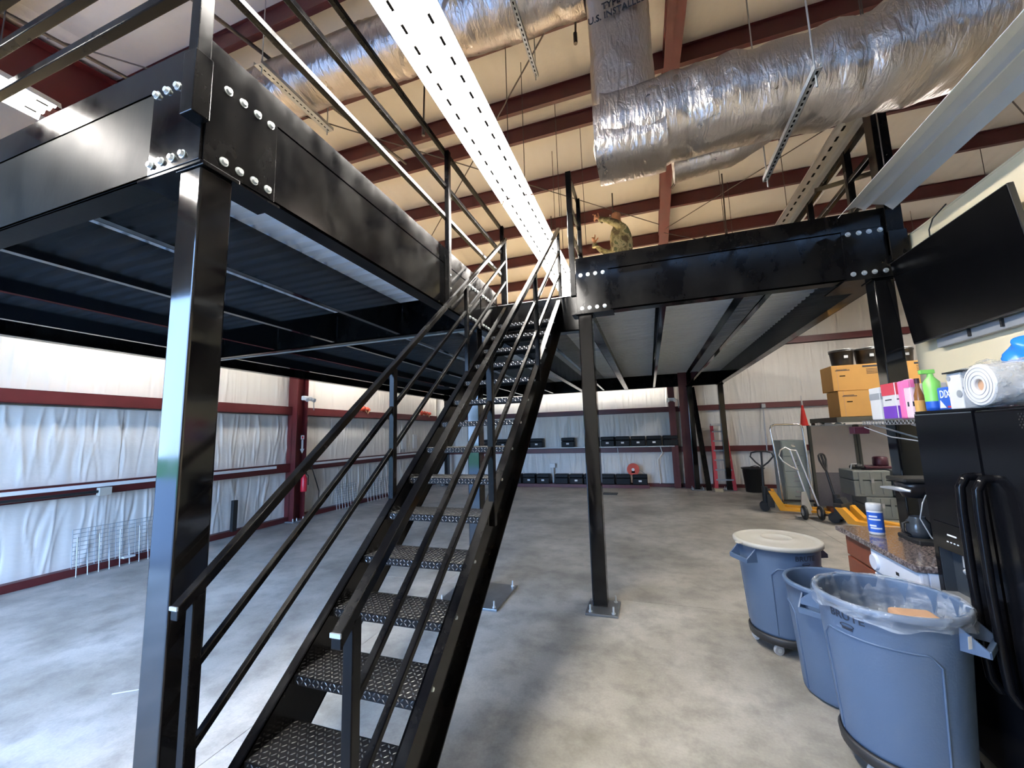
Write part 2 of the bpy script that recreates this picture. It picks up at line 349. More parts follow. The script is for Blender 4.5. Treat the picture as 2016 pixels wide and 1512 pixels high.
# roof insulation sheets between the purlins
ysl = [FY]+PY+[YW+.1]
variants = {}
def roof_sheet(seed, L, W):
    f = fold_fn(seed, W, L, .014, 6, -.05); b = MB()
    b.grid(lambda u, v: (u*W, v*L, f(u, v)), 40, 8); me = b.build('insulation_sheet', 'vinyl_roof', ce); return me
protos = [roof_sheet(100+k, 1, 1.83) for k in range(6)]
first = {p.name: True for p in protos}
k = 0
for ya, yb in zip(ysl[:-1], ysl[1:]):
    if yb-ya < .05: continue
    parts = [(ya, yb)] if not (ya < YR < yb) else [(ya, YR), (YR, yb)]
    for (a, c) in parts:
        x = XW-.2
        while x < XE-.1:
            p = protos[k % 6]; k += 1
            if first.get(p.name): first[p.name] = False; o = p
            else: o = p.copy(); COL.objects.link(o)
            dy, dz = c-a, rz(c)-rz(a)
            o.parent = ce; o.location = (x, a, rz(a)+.272); o.scale = (1, math.hypot(dy, dz), 1); o.rotation_euler = (math.atan2(dz, dy), 0, 0)
            x += 1.83
# rafters
def rafter(xc, wd, drop, name='rafter', dep=.24):
    b = MB()
    for ya, yb in ((FY, YR), (YR, YW)):
        za, zb = rz(ya)-drop, rz(yb)-drop
        for (wa, h0, h1) in ((wd, 0, .012), (.012, 0, dep), (wd, dep-.012, dep)):
            b.add([(xc-wa/2, ya, za+h0), (xc+wa/2, ya, za+h0), (xc+wa/2, yb, zb+h0), (xc-wa/2, yb, zb+h0),
                   (xc-wa/2, ya, za+h1), (xc+wa/2, ya, za+h1), (xc+wa/2, yb, zb+h1), (xc-wa/2, yb, zb+h1)],
                  [(3,2,1,0),(4,5,6,7),(0,1,5,4),(1,2,6,5),(2,3,7,6),(3,0,4,7)])
    return b.build(name, 'redwall', ce)
rafter(.60, .20, .03, dep=.23)
rafter(-6.3, .25, .55, dep=.75)
rafter(7.0, .22, .03, dep=.23)
# bracing rods and hanging cables under the roof
def rod(p, q, r=.008, m='rod', name='brace_rod'): return MB().tube([p, q], r, 6).build(name, m, ce)
rod((.6, 2.4, rz(2.4)-.02), (-5.8, 8.9, rz(8.9)), .009); rod((.6, 8.8, rz(8.8)), (-5.8, 2.0, rz(2.0)), .009)
rod((.6, 2.4, rz(2.4)), (6.9, 8.9, rz(8.9)), .009); rod((.6, 8.9, rz(8.9)-.02), (6.9, 2.4, rz(2.4)), .009)
rod((.6, 9.0, rz(9.0)-.03), (6.9, 13.2, rz(13.2)), .009); rod((.7, 10.6, rz(10.6)-.1), (1.5, 9.43, rz(9.43)), .022)
rod((.7, 7.6, rz(7.6)-.05), (1.6, 5.83, rz(5.83)), .022)
for x in (-5.9, -4.2): rod((x, FY, rz(FY)-.05), (x+.5, YR, ZR-.1), .022)
# walls ------------------------------------------------------------
def wall_sheet_protos(parent, tagn, seeds):
    out = []
    for s in seeds:
        f = fold_fn(s, 1.83, 1.2, .017, 24); b = MB(); b.grid(lambda u, v: (u, -f(u, v), v), 130, 12)
        o = b.build('insulation_sheet', 'vinyl', parent); o['used'] = 0; out.append(o)
    return out
def lay_sheets(parent, protos, spans, zs, place):
    k = 0
    for (za, zb) in zs:
        for (a, c) in spans:
            p = protos[(k*5+int(za*7)) % len(protos)]; k += 1
            if not p['used']: p['used'] = 1; o = p
            else: o = p.copy(); COL.objects.link(o)
            o.parent = parent; place(o, a, c, za, zb)
def girt(parent, f, z0, z1):
    """f maps (along, out, z)"""
ZG = [(.10, 1.09), (1.22, 2.29), (2.47, 4.12), (4.30, 5.6)]
wl = struct('wall_left')
gab = [(FY-.1, 0), (YW+.2, 0), (YW+.2, rz(YW)+.36), (YR, ZR+.36), (FY-.1, rz(FY)+.36)]
MB().prism(gab, lambda a, c: (XW-.34, a, c), lambda a, c: (XW-.20, a, c)).build('outer_wall', 'vinyl', wl)
pr = wall_sheet_protos(wl, 'l', range(1, 9))
spans = [(FY+i*1.83, min(YW, FY+(i+1)*1.83)) for i in range(9) if FY+i*1.83 < YW]
def pl(o, a, c, za, zb):
    o.rotation_euler = (0, 0, math.pi/2); o.location = (XW-.12, a, za); o.scale = (c-a, 1, zb-za)
lay_sheets(wl, pr, spans, ZG, pl)
def girt_l(z0, z1):
    b = MB(); b.box(XW-.17, XW, FY, YW-.1, z0, z0+.007); b.box(XW-.006, XW, FY, YW-.1, z0, z1); b.box(XW-.17, XW, FY, YW-.1, z1-.007, z1)
    b.build('girt', 'redwall', wl)
girt_l(1.06, 1.24); girt_l(2.31, 2.49); girt_l(4.15, 4.33)
bl = struct('baseboard_left'); MB().box(XW-.15, XW, FY, YW-.1, 0, .10).build('base_channel', 'redwall', bl, bevel=.004)
def fcol(parent, x0, x1, y0, y1, z1, axis='y', name='frame_column', m='redwall'):
    """wide-flange column; flanges face along axis"""
    b = MB(); t = .014
    if axis == 'y':
        b.box(x0, x1, y0, y0+t, 0, z1); b.box(x0, x1, y1-t, y1, 0, z1); xm = (x0+x1)/2; b.box(xm-.005, xm+.005, y0, y1, 0, z1)
    else:
        b.box(x0, x0+t, y0, y1, 0, z1); b.box(x1-t, x1, y0, y1, 0, z1); ym = (y0+y1)/2; b.box(x0, x1, ym-.005, ym+.005, 0, z1)
    c = b.build(name, m, parent)
    return c
c = fcol(wl, XW-.12, XW+.14, 6.86, 7.16, rz(7)+.1, 'y')
MB().box(XW-.16, XW+.24, 6.78, 7.24, 0, .02).build('base_plate', 'galv', wl)
for dx, dy in ((.17, 6.83), (.17, 6.93), (.17, 7.1), (.17, 7.2)): MB().cyl((XW+dx, dy, .01), (XW+dx, dy, .075), .012, n=8).build('anchor_bolt', 'bolt', wl)
fcol(wl, XW-.12, XW+.14, .3, .6, rz(.4)+.1)
wb = struct('wall_back')
MB().box(XW-.3, XE, YW+.20, YW+.34, 0, rz(YW)+.3).build('outer_wall', 'vinyl', wb)
pr = wall_sheet_protos(wb, 'b', range(20, 28))
spans = [(XW+i*1.83, min(XE, XW+(i+1)*1.83)) for i in range(10) if XW+i*1.83 < XE]
def pb(o, a, c, za, zb):
    o.rotation_euler = (0, 0, 0); o.location = (a, YW+.10, za); o.scale = (c-a, 1, zb-za)
lay_sheets(wb, pr, spans, [(.10, 1.07), (1.22, 2.30), (2.46, 4.14), (4.32, 5.6)], pb)
for z0, z1 in ((1.06, 1.22), (2.30, 2.46), (4.15, 4.33)):
    b = MB(); b.box(XW+.05, 6.85, YW, YW+.006, z0, z1); b.box(XW+.05, 6.85, YW, YW+.17, z0, z0+.007); b.box(XW+.05, 6.85, YW, YW+.17, z1-.007, z1); b.build('girt', 'redwall', wb)
bb = struct('baseboard_back'); MB().box(XW, XE, YW, YW+.15, 0, .09).build('base_channel', 'redwall', bb)
# back wall columns: a slim one, then the deep tapered frame column beside it
fcol(wb, .62, .80, YW-.26, YW-.02, rz(YW)+.1, 'y')
b = MB()
for xa, xb_, ya, yb in ((.98, 1.17, .0, .0),):
    z1 = rz(YW)+.1
    for (u0, u1, dt, db) in ((.92, 1.16, .70, .25),):
        # outer flange follows the taper, web between
        b.add([(u0, YW-db, 0), (u1, YW-db, 0), (u1, YW-dt, z1), (u0, YW-dt, z1), (u0, YW-db+.014, 0), (u1, YW-db+.014, 0), (u1, YW-dt+.014, z1), (u0, YW-dt+.014, z1)],
              [(0,1,2,3),(7,6,5,4),(0,4,5,1),(1,5,6,2),(2,6,7,3),(3,7,4,0)])
        um = (u0+u1)/2
        b.add([(um-.005, YW-db, 0), (um+.005, YW-db, 0), (um+.005, YW, 0), (um-.005, YW, 0), (um-.005, YW-dt, z1), (um+.005, YW-dt, z1), (um+.005, YW, z1), (um-.005, YW, z1)],
              [(3,2,1,0),(4,5,6,7),(0,1,5,4),(1,2,6,5),(2,3,7,6),(3,0,4,7)])
b.build('frame_column', 'redwall', wb)
# front wall with the open door, behind the camera
wf = struct('wall_front')
b = MB(); b.box(DX1, XE, FY-.15, FY, 0, rz(FY)+.2); b.box(XW-.3, DX0, FY-.15, FY, 0, rz(FY)+.2); b.box(DX0, DX1, FY-.15, FY, DZ, rz(FY)+.2); b.build('wall_panel', 'concretewall', wf)
we = struct('wall_far_right')
MB().prism(gab, lambda a, c: (XE, a, c), lambda a, c: (XE+.14, a, c)).build('wall_panel', 'vinyl', we)
# the cream partition with the television
PX_, PYE, PZ = 2.25, 4.38, 3.36
wr = struct('wall_right')
b = MB(); b.box(PX_, PX_+.12, FY, PYE, 0, PZ); b.box(PX_+.12, 6.0, PYE-.12, PYE, 0, PZ); b.build('partition', 'drywall', wr)
MB().box(PX_-.004, 6.0, FY, PYE+.004, PZ, PZ+.012).build('top_cap', 'drywall', wr)
# outside ground and tree line seen only through the door
ou = struct('ground_outside'); MB().box(-60, 40, -12, FY-.1, -.15, -.03).build('paving', 'asphalt', ou); MB().box(-60, 40, -60, -12, -.15, -.02).build('lawn', 'grass', ou)
def tree_out(x, y, s, lab, seed):
    t = thing('tree', lab, 'tree', (x, y, 0), 'trees outside the open door')
    MB().tube([(x, y, -.1), (x+.1*s, y, 2*s)], [.18*s, .1*s], 8).build('trunk', 'wood', t)
    r = random.Random(seed); b = MB()
    for k in range(9): b.ball((x+r.uniform(-1, 1)*s, y+r.uniform(-1, 1)*s, (2.2+r.uniform(-.4, 1.8))*s), r.uniform(.7, 1.2)*s, 10, 7)
    b.build('crown', 'leaf', t)
for i, wd_ in enumerate(('first', 'second', 'third', 'fourth', 'fifth', 'sixth', 'seventh')):
    tree_out(-52+i*6.6, -34-(i % 3)*2.0, 1.05+.2*(i % 2), 'leafy green tree outside the open door, %s from the left wall side' % wd_, 60+i)
# ================================================================== MEZZANINE
mz = thing('mezzanine_platform', 'raised black steel mezzanine platform on square columns around the staircase', 'mezzanine', (XL, Y2, 0))
CW = .147
def column(x, y, px0, px1, py0, py1, cap=.09):
    b = MB(); b.box(x, x+CW, y, y+CW, .02, ZB-.02); c = b.build('column', 'blackcol', mz, bevel=.010, seg=3)
    MB().box(x-.02, x+CW+.02, y-.006, y+CW+.02, ZB-.022, ZB-.001).build('cap_plate', 'black', c, org=ORG[mz.name], bevel=.003)
    MB().box(px0, px1, py0, py1, 0, .022).build('base_plate', 'plate', c, org=ORG[mz.name], bevel=.003)
    for ax in (px0+.045, px1-.045):
        for ay in (py0+.045, py1-.045):
            MB().cyl((ax, ay, .02), (ax, ay, .032), .02, n=6).cyl((ax, ay, .03), (ax, ay, .085), .009, n=8).build('anchor_bolt', 'bolt', c, org=ORG[mz.name])
    return c
column(XL-.005-CW, Y1+.008, XL-.3, XL+.15, Y1-.13, Y1+.32)
column(XL-.005-CW, Y2+.02, -2.23, -1.55, 3.92, 4.59)
column(XN+.004, Y2+.008, -.70, -.39, 4.08, 4.44)
column(XR-.008-CW, Y2+.008, 1.88, 2.2, 4.1, 4.45)
column(XLL+.01, Y1+.01, XLL-.1, XLL+.3, Y1-.1, Y1+.3)
column(XLL+.01, Y2+.02, XLL-.1, XLL+.3, Y2-.1, Y2+.3)
column(XLL+.01, Y4-.2, XLL-.1, XLL+.3, Y4-.3, Y4+.1)
column(1.14, Y4-.25, 1.04, 1.4, Y4-.35, Y4+.02)
column(XR-.008-CW, Y4-.25, 1.9, 2.2, Y4-.35, Y4+.02)
FT, FWD = .016, .13
def girder_y(x, y0, y1, side, nm='girder'):
    """channel along y; side=+1 flanges go to -x (web outer face at x looks to +x), -1 the other way"""
    b = MB(); s = side
    def bx(a, c, z0, z1): b.box(min(a, c), max(a, c), y0, y1, z0, z1)
    bx(x, x-s*.012, ZB, ZF); bx(x, x-s*FWD, ZB, ZB+FT); bx(x, x-s*FWD, ZF-FT, ZF)
    return b.build(nm, 'black', mz, bevel=.002, seg=1)
def girder_x(y, x0, x1, side):
    b = MB(); s = side
    def bx(a, c, z0, z1): b.box(x0, x1, min(a, c), max(a, c), z0, z1)
    bx(y, y+s*.012, ZB, ZF); bx(y, y+s*FWD, ZB, ZB+FT); bx(y, y+s*FWD, ZF-FT, ZF)
    return b.build('girder', 'dusty' if y == Y1 else 'black', mz, bevel=.002, seg=1)
gF = girder_x(Y1, XLL, XL, 1); gS = girder_y(XL, Y1, Y4, 1); gRF = girder_x(Y2, XN, XR, 1); gXN = girder_y(XN, Y2, Y4, -1)
gXR = girder_y(XR, Y2, Y4, 1); gB = girder_x(Y4, XLL, XR, -1); gLL = girder_y(XLL, Y1, Y4, -1); gC = girder_x(Y2+.01, XLL, XL-.01, 1); gL = girder_x(Y3, XL, XN, 1)
# kick plates
def kick(x0, x1, y0, y1): return MB().box(x0, x1, y0, y1, ZF, ZK).build('kick_plate', 'black', mz)
kick(XLL, XL-.003, Y1+.003, Y1+.009); kick(XL-.009, XL-.003, Y1+.009, Y3-.02); kick(XN+.003, XR-.003, Y2+.003, Y2+.009); kick(XR-.009, XR-.003, Y2, Y4); kick(XN+.003, XN+.009, Y2+.009, Y3)
# splice plates and bolts
def bolt_head(p, n, parent, r=.0165, h=.012):
    p = Vector(p); n = Vector(n); b = MB(); b.cyl(p, p+n*.004, r*1.28, n=14); b.cyl(p+n*.004, p+n*(.004+h), r, r*.8, n=8)
    return b.build('bolt', 'bolt', parent, org=ORG[mz.name])
def plates(parent, f, a0, a1, bolts, n, plate=True):
    if plate:
        P0 = f(a0, ZB+.002, 0); P1 = f(a1, ZF-.006, .008)
        MB().box(min(P0[0], P1[0]), max(P0[0], P1[0]), min(P0[1], P1[1]), max(P0[1], P1[1]), P0[2], P1[2]).build('splice_plate', 'black', parent, org=ORG[mz.name], bevel=.002)
    for a in bolts:
        for z in (3.455, 3.08): bolt_head(f(a, z, .008), n, parent)
plates(gF, lambda a, z, o: (a, Y1-o, z), -2.21, XL-.002, (-2.185, -2.11, -2.035, -1.962), (0, -1, 0))
plates(gS, lambda a, z, o: (XL+o, a, z), Y1+.004, 1.51, (1.235, 1.312, 1.39, 1.468), (1, 0, 0))
plates(gRF, lambda a, z, o: (a, Y2-o, z), XN, -.30, (-.60, -.52, -.44, -.36), (0, -1, 0))
plates(gRF, lambda a, z, o: (a, Y2-o, z), 1.77, XR, (1.82, 1.90, 1.975, 2.055), (0, -1, 0))
plates(gS, lambda a, z, o: (XL+o, a, z), 3.97, 4.33, (4.03, 4.11, 4.18, 4.26), (1, 0, 0)); plates(gS, lambda a, z, o: (XL+o, a, z), 4.36, 4.76, (4.42, 4.50, 4.58, 4.66), (1, 0, 0))
# corner gusset plates under the beams
MB().box(XL-.44, XL+.002, Y1-.004, Y1+.16, ZB-.012, ZB).build('gusset_plate', 'black', mz); MB().box(XL-.16, XL+.004, Y1, Y1+.41, ZB-.014, ZB-.002).build('gusset_plate', 'black', mz)
MB().box(XN-.06, XN+.38, Y2-.03, Y2+.17, ZB-.014, ZB-.002).build('gusset_plate', 'black', mz); MB().box(XR-.38, XR+.02, Y2-.03, Y2+.40, ZB-.014, ZB-.002).build('gusset_plate', 'black', mz)
# joists
def joist(x, y0, y1):
    b = MB(); b.box(x-.003, x+.003, y0, y1, ZB+.015, ZF-.05); b.box(x-.06, x, y0, y1, ZB+.012, ZB+.020); b.box(x-.06, x-.054, y0, y1, ZB+.012, ZB+.035); b.box(x-.06, x, y0, y1, ZF-.058, ZF-.05)
    return b.build('joist', 'joist', mz)
for x in (-2.89, -3.92, -4.98, -6.06): joist(x, Y1+.02, Y2-.005); joist(x, Y2+.15, Y4-.02)
for x in (.255, 1.23): joist(x, Y2+.02, Y4-.02)
joist(-1.25, Y3+.02, Y4-.02)
for x in (-2.89, -3.92, -4.98, -6.06):     # clips where the joists meet the cross girder
    b = MB()
    for i in range(4): b.cyl((x+.09, Y2-.002, 3.12+i*.075), (x+.09, Y2-.014, 3.12+i*.075), .011, n=8)
    b.build('clip_bolts', 'joist', mz, kind='stuff')
MB().box(XLL+.2, XL-.1, Y2+.12, Y2+.16, ZB-.008, ZB-.002).build('lit_flange_edge', 'grey', mz)  # grey strip paints the light along the cross girder's bottom flange edge
# corrugated deck sheets, ribs along x
def deck_profile(w, pitch=.152, h=.038):
    p = [];y = 0
    while y < w-1e-6:
        p += [(y, 0), (y+.060, 0), (y+.076, h), (y+.136, h)]; y += pitch
    p.append((w, 0)); return p
def deck(x0, x1, y0, n=6):
    w = .152*n; pr_ = deck_profile(w); b = MB(); z = ZF-.05
    vs = []; fs = []
    for x in (x0, x1): vs += [(x, y0+a, z+c) for a, c in pr_]
    m = len(pr_); fs = [(i, m+i, m+i+1, i+1) for i in range(m-1)]
    b.add(vs, fs)
    return b.build('deck_sheet', 'deck', mz, solid=.0012)
y = Y1+.02
while y < Y2-.05: n = min(6, int((Y2-y)/.152+.5)); deck(XLL+.02, XL-.013, y, max(1, n)); y += .152*max(1, n)
y = Y2+.02
while y < Y3: deck(XLL+.02, XL-.013, y, 5); deck(XN+.013, XR-.013, y, 5); y += .76
y = Y3+.02
while y < Y4-.1: deck(XLL+.02, XR-.013, y, 6); y += .912
MB().box(XLL+.02, XL-.02, Y1+.02, Y2, ZF-.010, ZF-.004).build('floor_board', 'plywood', mz); MB().box(XN+.02, XR-.02, Y2+.02, Y3, ZF-.010, ZF-.004).build('floor_board', 'plywood', mz)
MB().box(XLL+.02, XR-.02, Y3+.02, Y4, ZF-.010, ZF-.004).build('floor_board', 'plywood', mz); MB().box(XLL+.02, XL-.02, Y2, Y3+.02, ZF-.010, ZF-.004).build('floor_board', 'plywood', mz)
# ================================================================== GUARDRAILS
def sq_post(t, x, y, z0, z1, w=.05): return MB().box(x-w/2, x+w/2, y-w/2, y+w/2, z0, z1).build('post', 'blackrail', t, bevel=.004)
def rail(t, p, q, w=.042): return MB().bar(p, q, w, w).build('rail', 'blackrail', t, bevel=.005)
GZ = (4.70, 4.32, 3.98)
t = thing('guardrail', 'black square-tube guardrail along the stair side of the left platform', 'guardrail', (XL+.03, Y1, ZF), 'mezzanine guardrails')
gx = XL+.032
for y in (3.47, 5.12): sq_post(t, gx, y, ZB+.05, 4.72)
for z in GZ: rail(t, (gx-.02, Y1+.05, z), (gx-.02, 5.10, z))
for y in (3.47,):
    for z in (3.12, 3.22, 3.36): MB().cyl((gx+.025, y, z), (gx+.03, y, z), .009, n=8).build('bolt', 'bolt', t)
t = thing('guardrail', 'black guardrail above the front beam at upper left, nearest the viewer', 'guardrail', (XL, Y1-.03, ZF), 'mezzanine guardrails')
sq_post(t, XL-.005, Y1-.033, 3.22, 5.0, .062); MB().box(XL-.046, XL+.036, Y1-.074, Y1+.004, 3.21, 3.52).build('post_sleeve', 'black', t, bevel=.004)
sq_post(t, -4.4, Y1-.03, 3.22, 4.72); sq_post(t, XLL+.05, Y1-.03, 3.22, 4.72)
for z in GZ: rail(t, (XLL, Y1-.01, z), (XL, Y1-.01, z), .05)
t = thing('guardrail', 'short black guardrail beside the stair head, left edge of right platform', 'guardrail', (XN, Y2, ZF), 'mezzanine guardrails')
sq_post(t, XN-.034, Y2+.03, 3.24, 4.72, .062); sq_post(t, XN-.02, 4.86, 3.24, 4.40+.33)
for z in GZ: rail(t, (XN-.03, Y2+.03, z), (XN-.03, 4.86, z), .036)
t = thing('guardrail', 'black guardrail on the far right edge of the right platform', 'guardrail', (XR, Y2, ZF), 'mezzanine guardrails')
sq_post(t, XR+.03, Y2+.02, 3.2, 5.0, .12); MB().box(XR-.03, XR+.10, Y2-.05, Y2+.10, 3.15, 3.42).build('post_sleeve', 'black', t, bevel=.004)
for y in (4.66+.1, 5.75, 7.4, 9.2, 11, 12.9): sq_post(t, XR+.0, y, ZF, 4.56, .06)
for z in (4.54, 4.22, 3.9): rail(t, (XR, Y2+.05, z), (XR, 12.9, z), .05)
MB().bar((2.1, 5.45, 4.56), (2.16, 4.28, 4.03), .045, .045).build('diagonal_brace', 'black', t)
for (lab, p, q, ps) in (('black guardrail along the back of the left platform', (XLL, Y4-.1), (XR, Y4-.1), 7),):
    pass
# ================================================================== STAIRCASE
st = thing('staircase', 'straight black steel staircase with diamond-plate treads rising to the mezzanine', 'staircase', ((-1.7026-1.0271)/2, 1.1, 0))
SXL, SXR, RUN, RISE, SY0, SZ0 = -1.7026, -1.0271, .24325, .2072, 1.3865, .4144
def noz(y): return SZ0+(y-SY0)*RISE/RUN
YT = Y3+.0
def stringer(x, s, nm):
    d = .30; t = .010; fl_ = .055; k = RISE/RUN; up = .012
    yb = SY0-(SZ0)/k            # nosing line hits the floor
    vlen = d*math.sqrt(1+k*k)
    def sec(y, z0, z1): return (y, z0), (y, z1)
    y0 = yb+.02; y1 = YT-.005
    def slab(xa, xb, lo, hi):
        # a strip that follows the slope between offsets lo..hi below the nosing line, cut flat at the floor and upright at the top
        pts = []
        for (yy) in (y0, y1):
            pass
        pl_ = [(y0-.02-(up+lo)/k if False else y0, max(0, noz(y0)+up-hi)), (y0, max(0, noz(y0)+up-lo)), (y1, noz(y1)+up-lo), (y1, noz(y1)+up-hi)]
        if noz(y0)+up-hi < 0:
            yc = y0+(hi-up-noz(y0))/k
            if noz(y0)+up-lo < 0: yl = y0+(lo-up-noz(y0))/k; pl_ = [(yc, 0), (yl, 0), (y1, noz(y1)+up-lo), (y1, noz(y1)+up-hi)]
            else: pl_ = [(yc, 0), (y0, 0), (y0, noz(y0)+up-lo), (y1, noz(y1)+up-lo), (y1, noz(y1)+up-hi)]
        bm.prism(pl_, lambda a, c: (xa, a, c), lambda a, c: (xb, a, c))
    bm = MB(); slab(x, x+s*t, 0, vlen); slab(x, x+s*fl_, 0, .014); slab(x, x+s*fl_, vlen-.014, vlen)
    return bm.build('stringer', 'black', st)
sL = stringer(SXL, -1, ''); sR = stringer(SXR, 1, '')
# tread: top plate, nosing lip, end brackets, raised lugs
W_ = SXR-SXL; TD = .262
b = MB(); b.box(0, W_, 0, TD, -.006, 0)
b.prism([(0, 0), (W_, 0), (W_-.018, -.042), (.018, -.042)], lambda a, c: (a, 0, c), lambda a, c: (a, .006, c))
b.prism([(0, 0), (W_, 0), (W_-.018, -.035), (.018, -.035)], lambda a, c: (a, TD-.006, c), lambda a, c: (a, TD, c))
b.box(0, .005, 0, TD, -.04, 0); b.box(W_-.005, W_, 0, TD, -.04, 0)
M_['treadm'] = mat('dark_tread_plate', (.010, .010, .011), .42, 0, .3, 8, 0, 60, .14)
tr0 = b.build('tread', 'treadm', None, bevel=0)
lug = MB(); i = 0
def add_lug(f, cx, cy, ang, L=.0125, Wd=.0042, h=.0022):
    c, s = math.cos(ang), math.sin(ang); pts = [(-L, 0), (0, -Wd), (L, 0), (0, Wd)]
    vs = [f(cx+a*c-e*s, cy+a*s+e*c, 0) for a, e in pts]+[f(cx+a*.45*c, cy+a*.45*s, h) for a in (-L, L)]
    lug.add(vs, [(0, 1, 5, 4), (1, 2, 5), (2, 3, 4, 5), (3, 0, 4)])
nx, ny = 27, 10
for i in range(nx):
    for j in range(ny):
        add_lug(lambda a, c, h: (a, c, h), .014+i*(W_-.028)/(nx-1), .014+j*(TD-.028)/(ny-1), math.radians(45 if (i+j) % 2 else -45))
    for j in range(2):
        x = .020+i*(W_-.04)/(nx-1)
        add_lug(lambda a, c, h: (a, -h, -c), x, .011+j*.019, math.radians(45 if (i+j) % 2 else -45))
M_['lug'] = mat('worn_lug_steel', (.26, .26, .26), .25, .8, .2, 20)
lg0 = lug.build('raised_lugs', 'lug', tr0); lg0['kind'] = 'stuff'; lg0.parent = tr0; lg0.location = (0, 0, 0)
firstt = True
for i in range(-1, 14):
    y, z = SY0+i*RUN, SZ0+i*RISE; loc = Vector((SXL, y, z))-ORG[st.name]
    if firstt: o = tr0; firstt = False; o.parent = st; o.location = loc
    else:
        o = copy_part(tr0, st, loc); g = lg0.copy(); COL.objects.link(g); g.parent = o; g.location = (0, 0, 0)
    for dy in (.05, .20):
        pass
    for xx, s, par in ((SXR, 1, sR), (SXL, -1, sL)):
        p = Vector((xx+s*.010, y+.12, z-.02)); n_ = Vector((s, 0, 0)); m_ = MB(); m_.cyl(p, p+n_*.008, .011, .009, n=8)
        m_.build('bolt', 'bolt', par, org=ORG[st.name])
MB().box(XL+.002, XN-.002, Y3-.0, Y3+.10, ZF-.004, ZF+.006).build('landing_edge', 'galv', st)
# handrails on the stair
K = RISE/RUN
def hr(x, s, nm):
    parts = []
    z = lambda y, o: 1.145+(y-1.14)*K+o
    o = MB().vbar((x, 1.10, z(1.10, 0)), (x, 5.06, z(5.06, 0)), .042, .052).build('handrail', 'blackrail', st, bevel=.004)
    MB().box(x-.021, x+.021, 1.094, 1.10, z(1.1, 0)+.012, z(1.1, 0)+.026).build('rail_cap', 'galv', o, org=ORG[st.name])
    for k, oo in enumerate((-.30, -.60)):
        MB().vbar((x, 1.19, z(1.19, oo)), (x, 5.03, z(5.03, oo)), .030, .038).build('rail', 'blackrail', st, bevel=.004)
    for y in (1.175, 2.462, 3.735, 5.02):
        zb = max(.05, noz(y)-.16)
        MB().box(x-.021, x+.021, y-.021, y+.021, zb, z(y, 0)-.02).build('post', 'blackrail', st, bevel=.004)
hr(SXL-.042, -1, ''); hr(SXR+.042, 1, '')
# ================================================================== LIGHTS
def strip_light(x0, x1, y0, y1, z, lab, on=True, wires=True):
    t = thing('strip_light', lab, 'ceiling light', ((x0+x1)/2, (y0+y1)/2, z), 'long strip lights under the roof'); wd = x1-x0
    b = MB(); prof = [(0, 0), (.02, .05), (wd*.33, .07), (wd*.5, .045), (wd*.67, .07), (wd-.02, .05), (wd, 0), (wd-.004, -.002), (wd-.022, .044), (wd*.67, .062), (wd*.5, .036), (wd*.33, .062), (.022, .044), (.004, -.002)]
    b.prism(prof, lambda a, c: (x0+a, y0, z+c), lambda a, c: (x0+a, y1, z+c)); b.box((x0+x1)/2-.06, (x0+x1)/2+.06, y0, y1, z+.06, z+.11)
    b.build('reflector', 'white' if on else 'galv', t)
    if on:
        for f in (.14, .36, .64, .86):
            MB().tube([(x0+wd*f, y0+.02, z+.02), (x0+wd*f, y1-.02, z+.02)], .019, 8).build('lamp_tube', 'lamp', t)
    s = MB(); n = int((y1-y0)/.155)
    for i in range(n):
        yy = y0+.08+i*(y1-y0-.16)/(n-1)
        for f in (.25, .75): s.box(x0+wd*f-.010, x0+wd*f+.010, yy-.034, yy+.034, z+.006, z+.014)
    s.build('slots', 'dark', t, kind='stuff')
    if wires:
        for yy in (y0+.3, y1-.3):
            MB().tube([((x0+x1)/2, yy, z+.1), ((x0+x1)/2, yy, rz(yy)+.3)], .005, 5).build('hanger_wire', 'rod', t)
    return t
XA, XB, ZL = -1.50, -1.09, 4.5
strip_light(XA, XB, -.62, 1.78, ZL, 'glowing strip light overhead, the near end of the row above the stairs')
strip_light(XA, XB, 1.82, 4.24, ZL, 'glowing strip light in the middle of the row above the stairs')
strip_light(XA, XB, 4.28, 6.70, ZL, 'glowing strip light at the far end of the row above the stairs')
strip_light(XA, XB, 6.74, 9.16, ZL, 'added strip light hidden behind the right platform beam, middle row')  # this and the next are unseen lamps, added to extend the row
strip_light(XA, XB, 9.2, 11.6, ZL, 'last added strip light of the middle row, hidden behind the right platform beam')
strip_light(-6.78, -6.44, 2.6, 5.0, ZL+.1, 'added strip light above the left platform, hidden by its deck, nearer one')  # unseen pair of lamps added to brighten the upper left wall
strip_light(-6.78, -6.44, 7.0, 9.4, ZL+.1, 'added strip light above the left platform, hidden by its deck, farther one')
for xc_, lb_ in ((-5.4, 'added cross-wise strip light over the back of the platform, hidden by the deck, left'), (-2.7, 'added cross-wise strip light over the back of the platform, hidden by the deck, middle'), (0.0, 'added cross-wise strip light over the back of the platform, hidden by the deck, right')):
    o_ = strip_light(xc_-.17, xc_+.17, 11.55, 13.95, ZL+.1, lb_, wires=False); o_.rotation_euler = (0, 0, math.pi/2)  # unseen lamps added to throw warm light down the back wall
strip_light(-4.72, -4.38, -.80, 1.64, ZL, 'glowing strip light over the left platform, behind the upper left rails')
strip_light(5.3, 5.7, 4.9, 7.4, 4.75, 'added strip light out of frame beyond the cream wall, nearer one')  # unseen pair of lamps added where the carton shadows point to a source
strip_light(5.3, 5.7, 8.0, 10.5, 4.75, 'added strip light out of frame beyond the cream wall, farther one')
strip_light(1.98, 2.33, 3.9, 6.9, 4.72, 'unlit galvanised slotted strip fixture hanging over the right platform', on=False)
t = thing('light_trough', 'long pale grey unlit reflector trough hanging in front at upper right', 'ceiling light', (1.83, 2.7, 3.5))
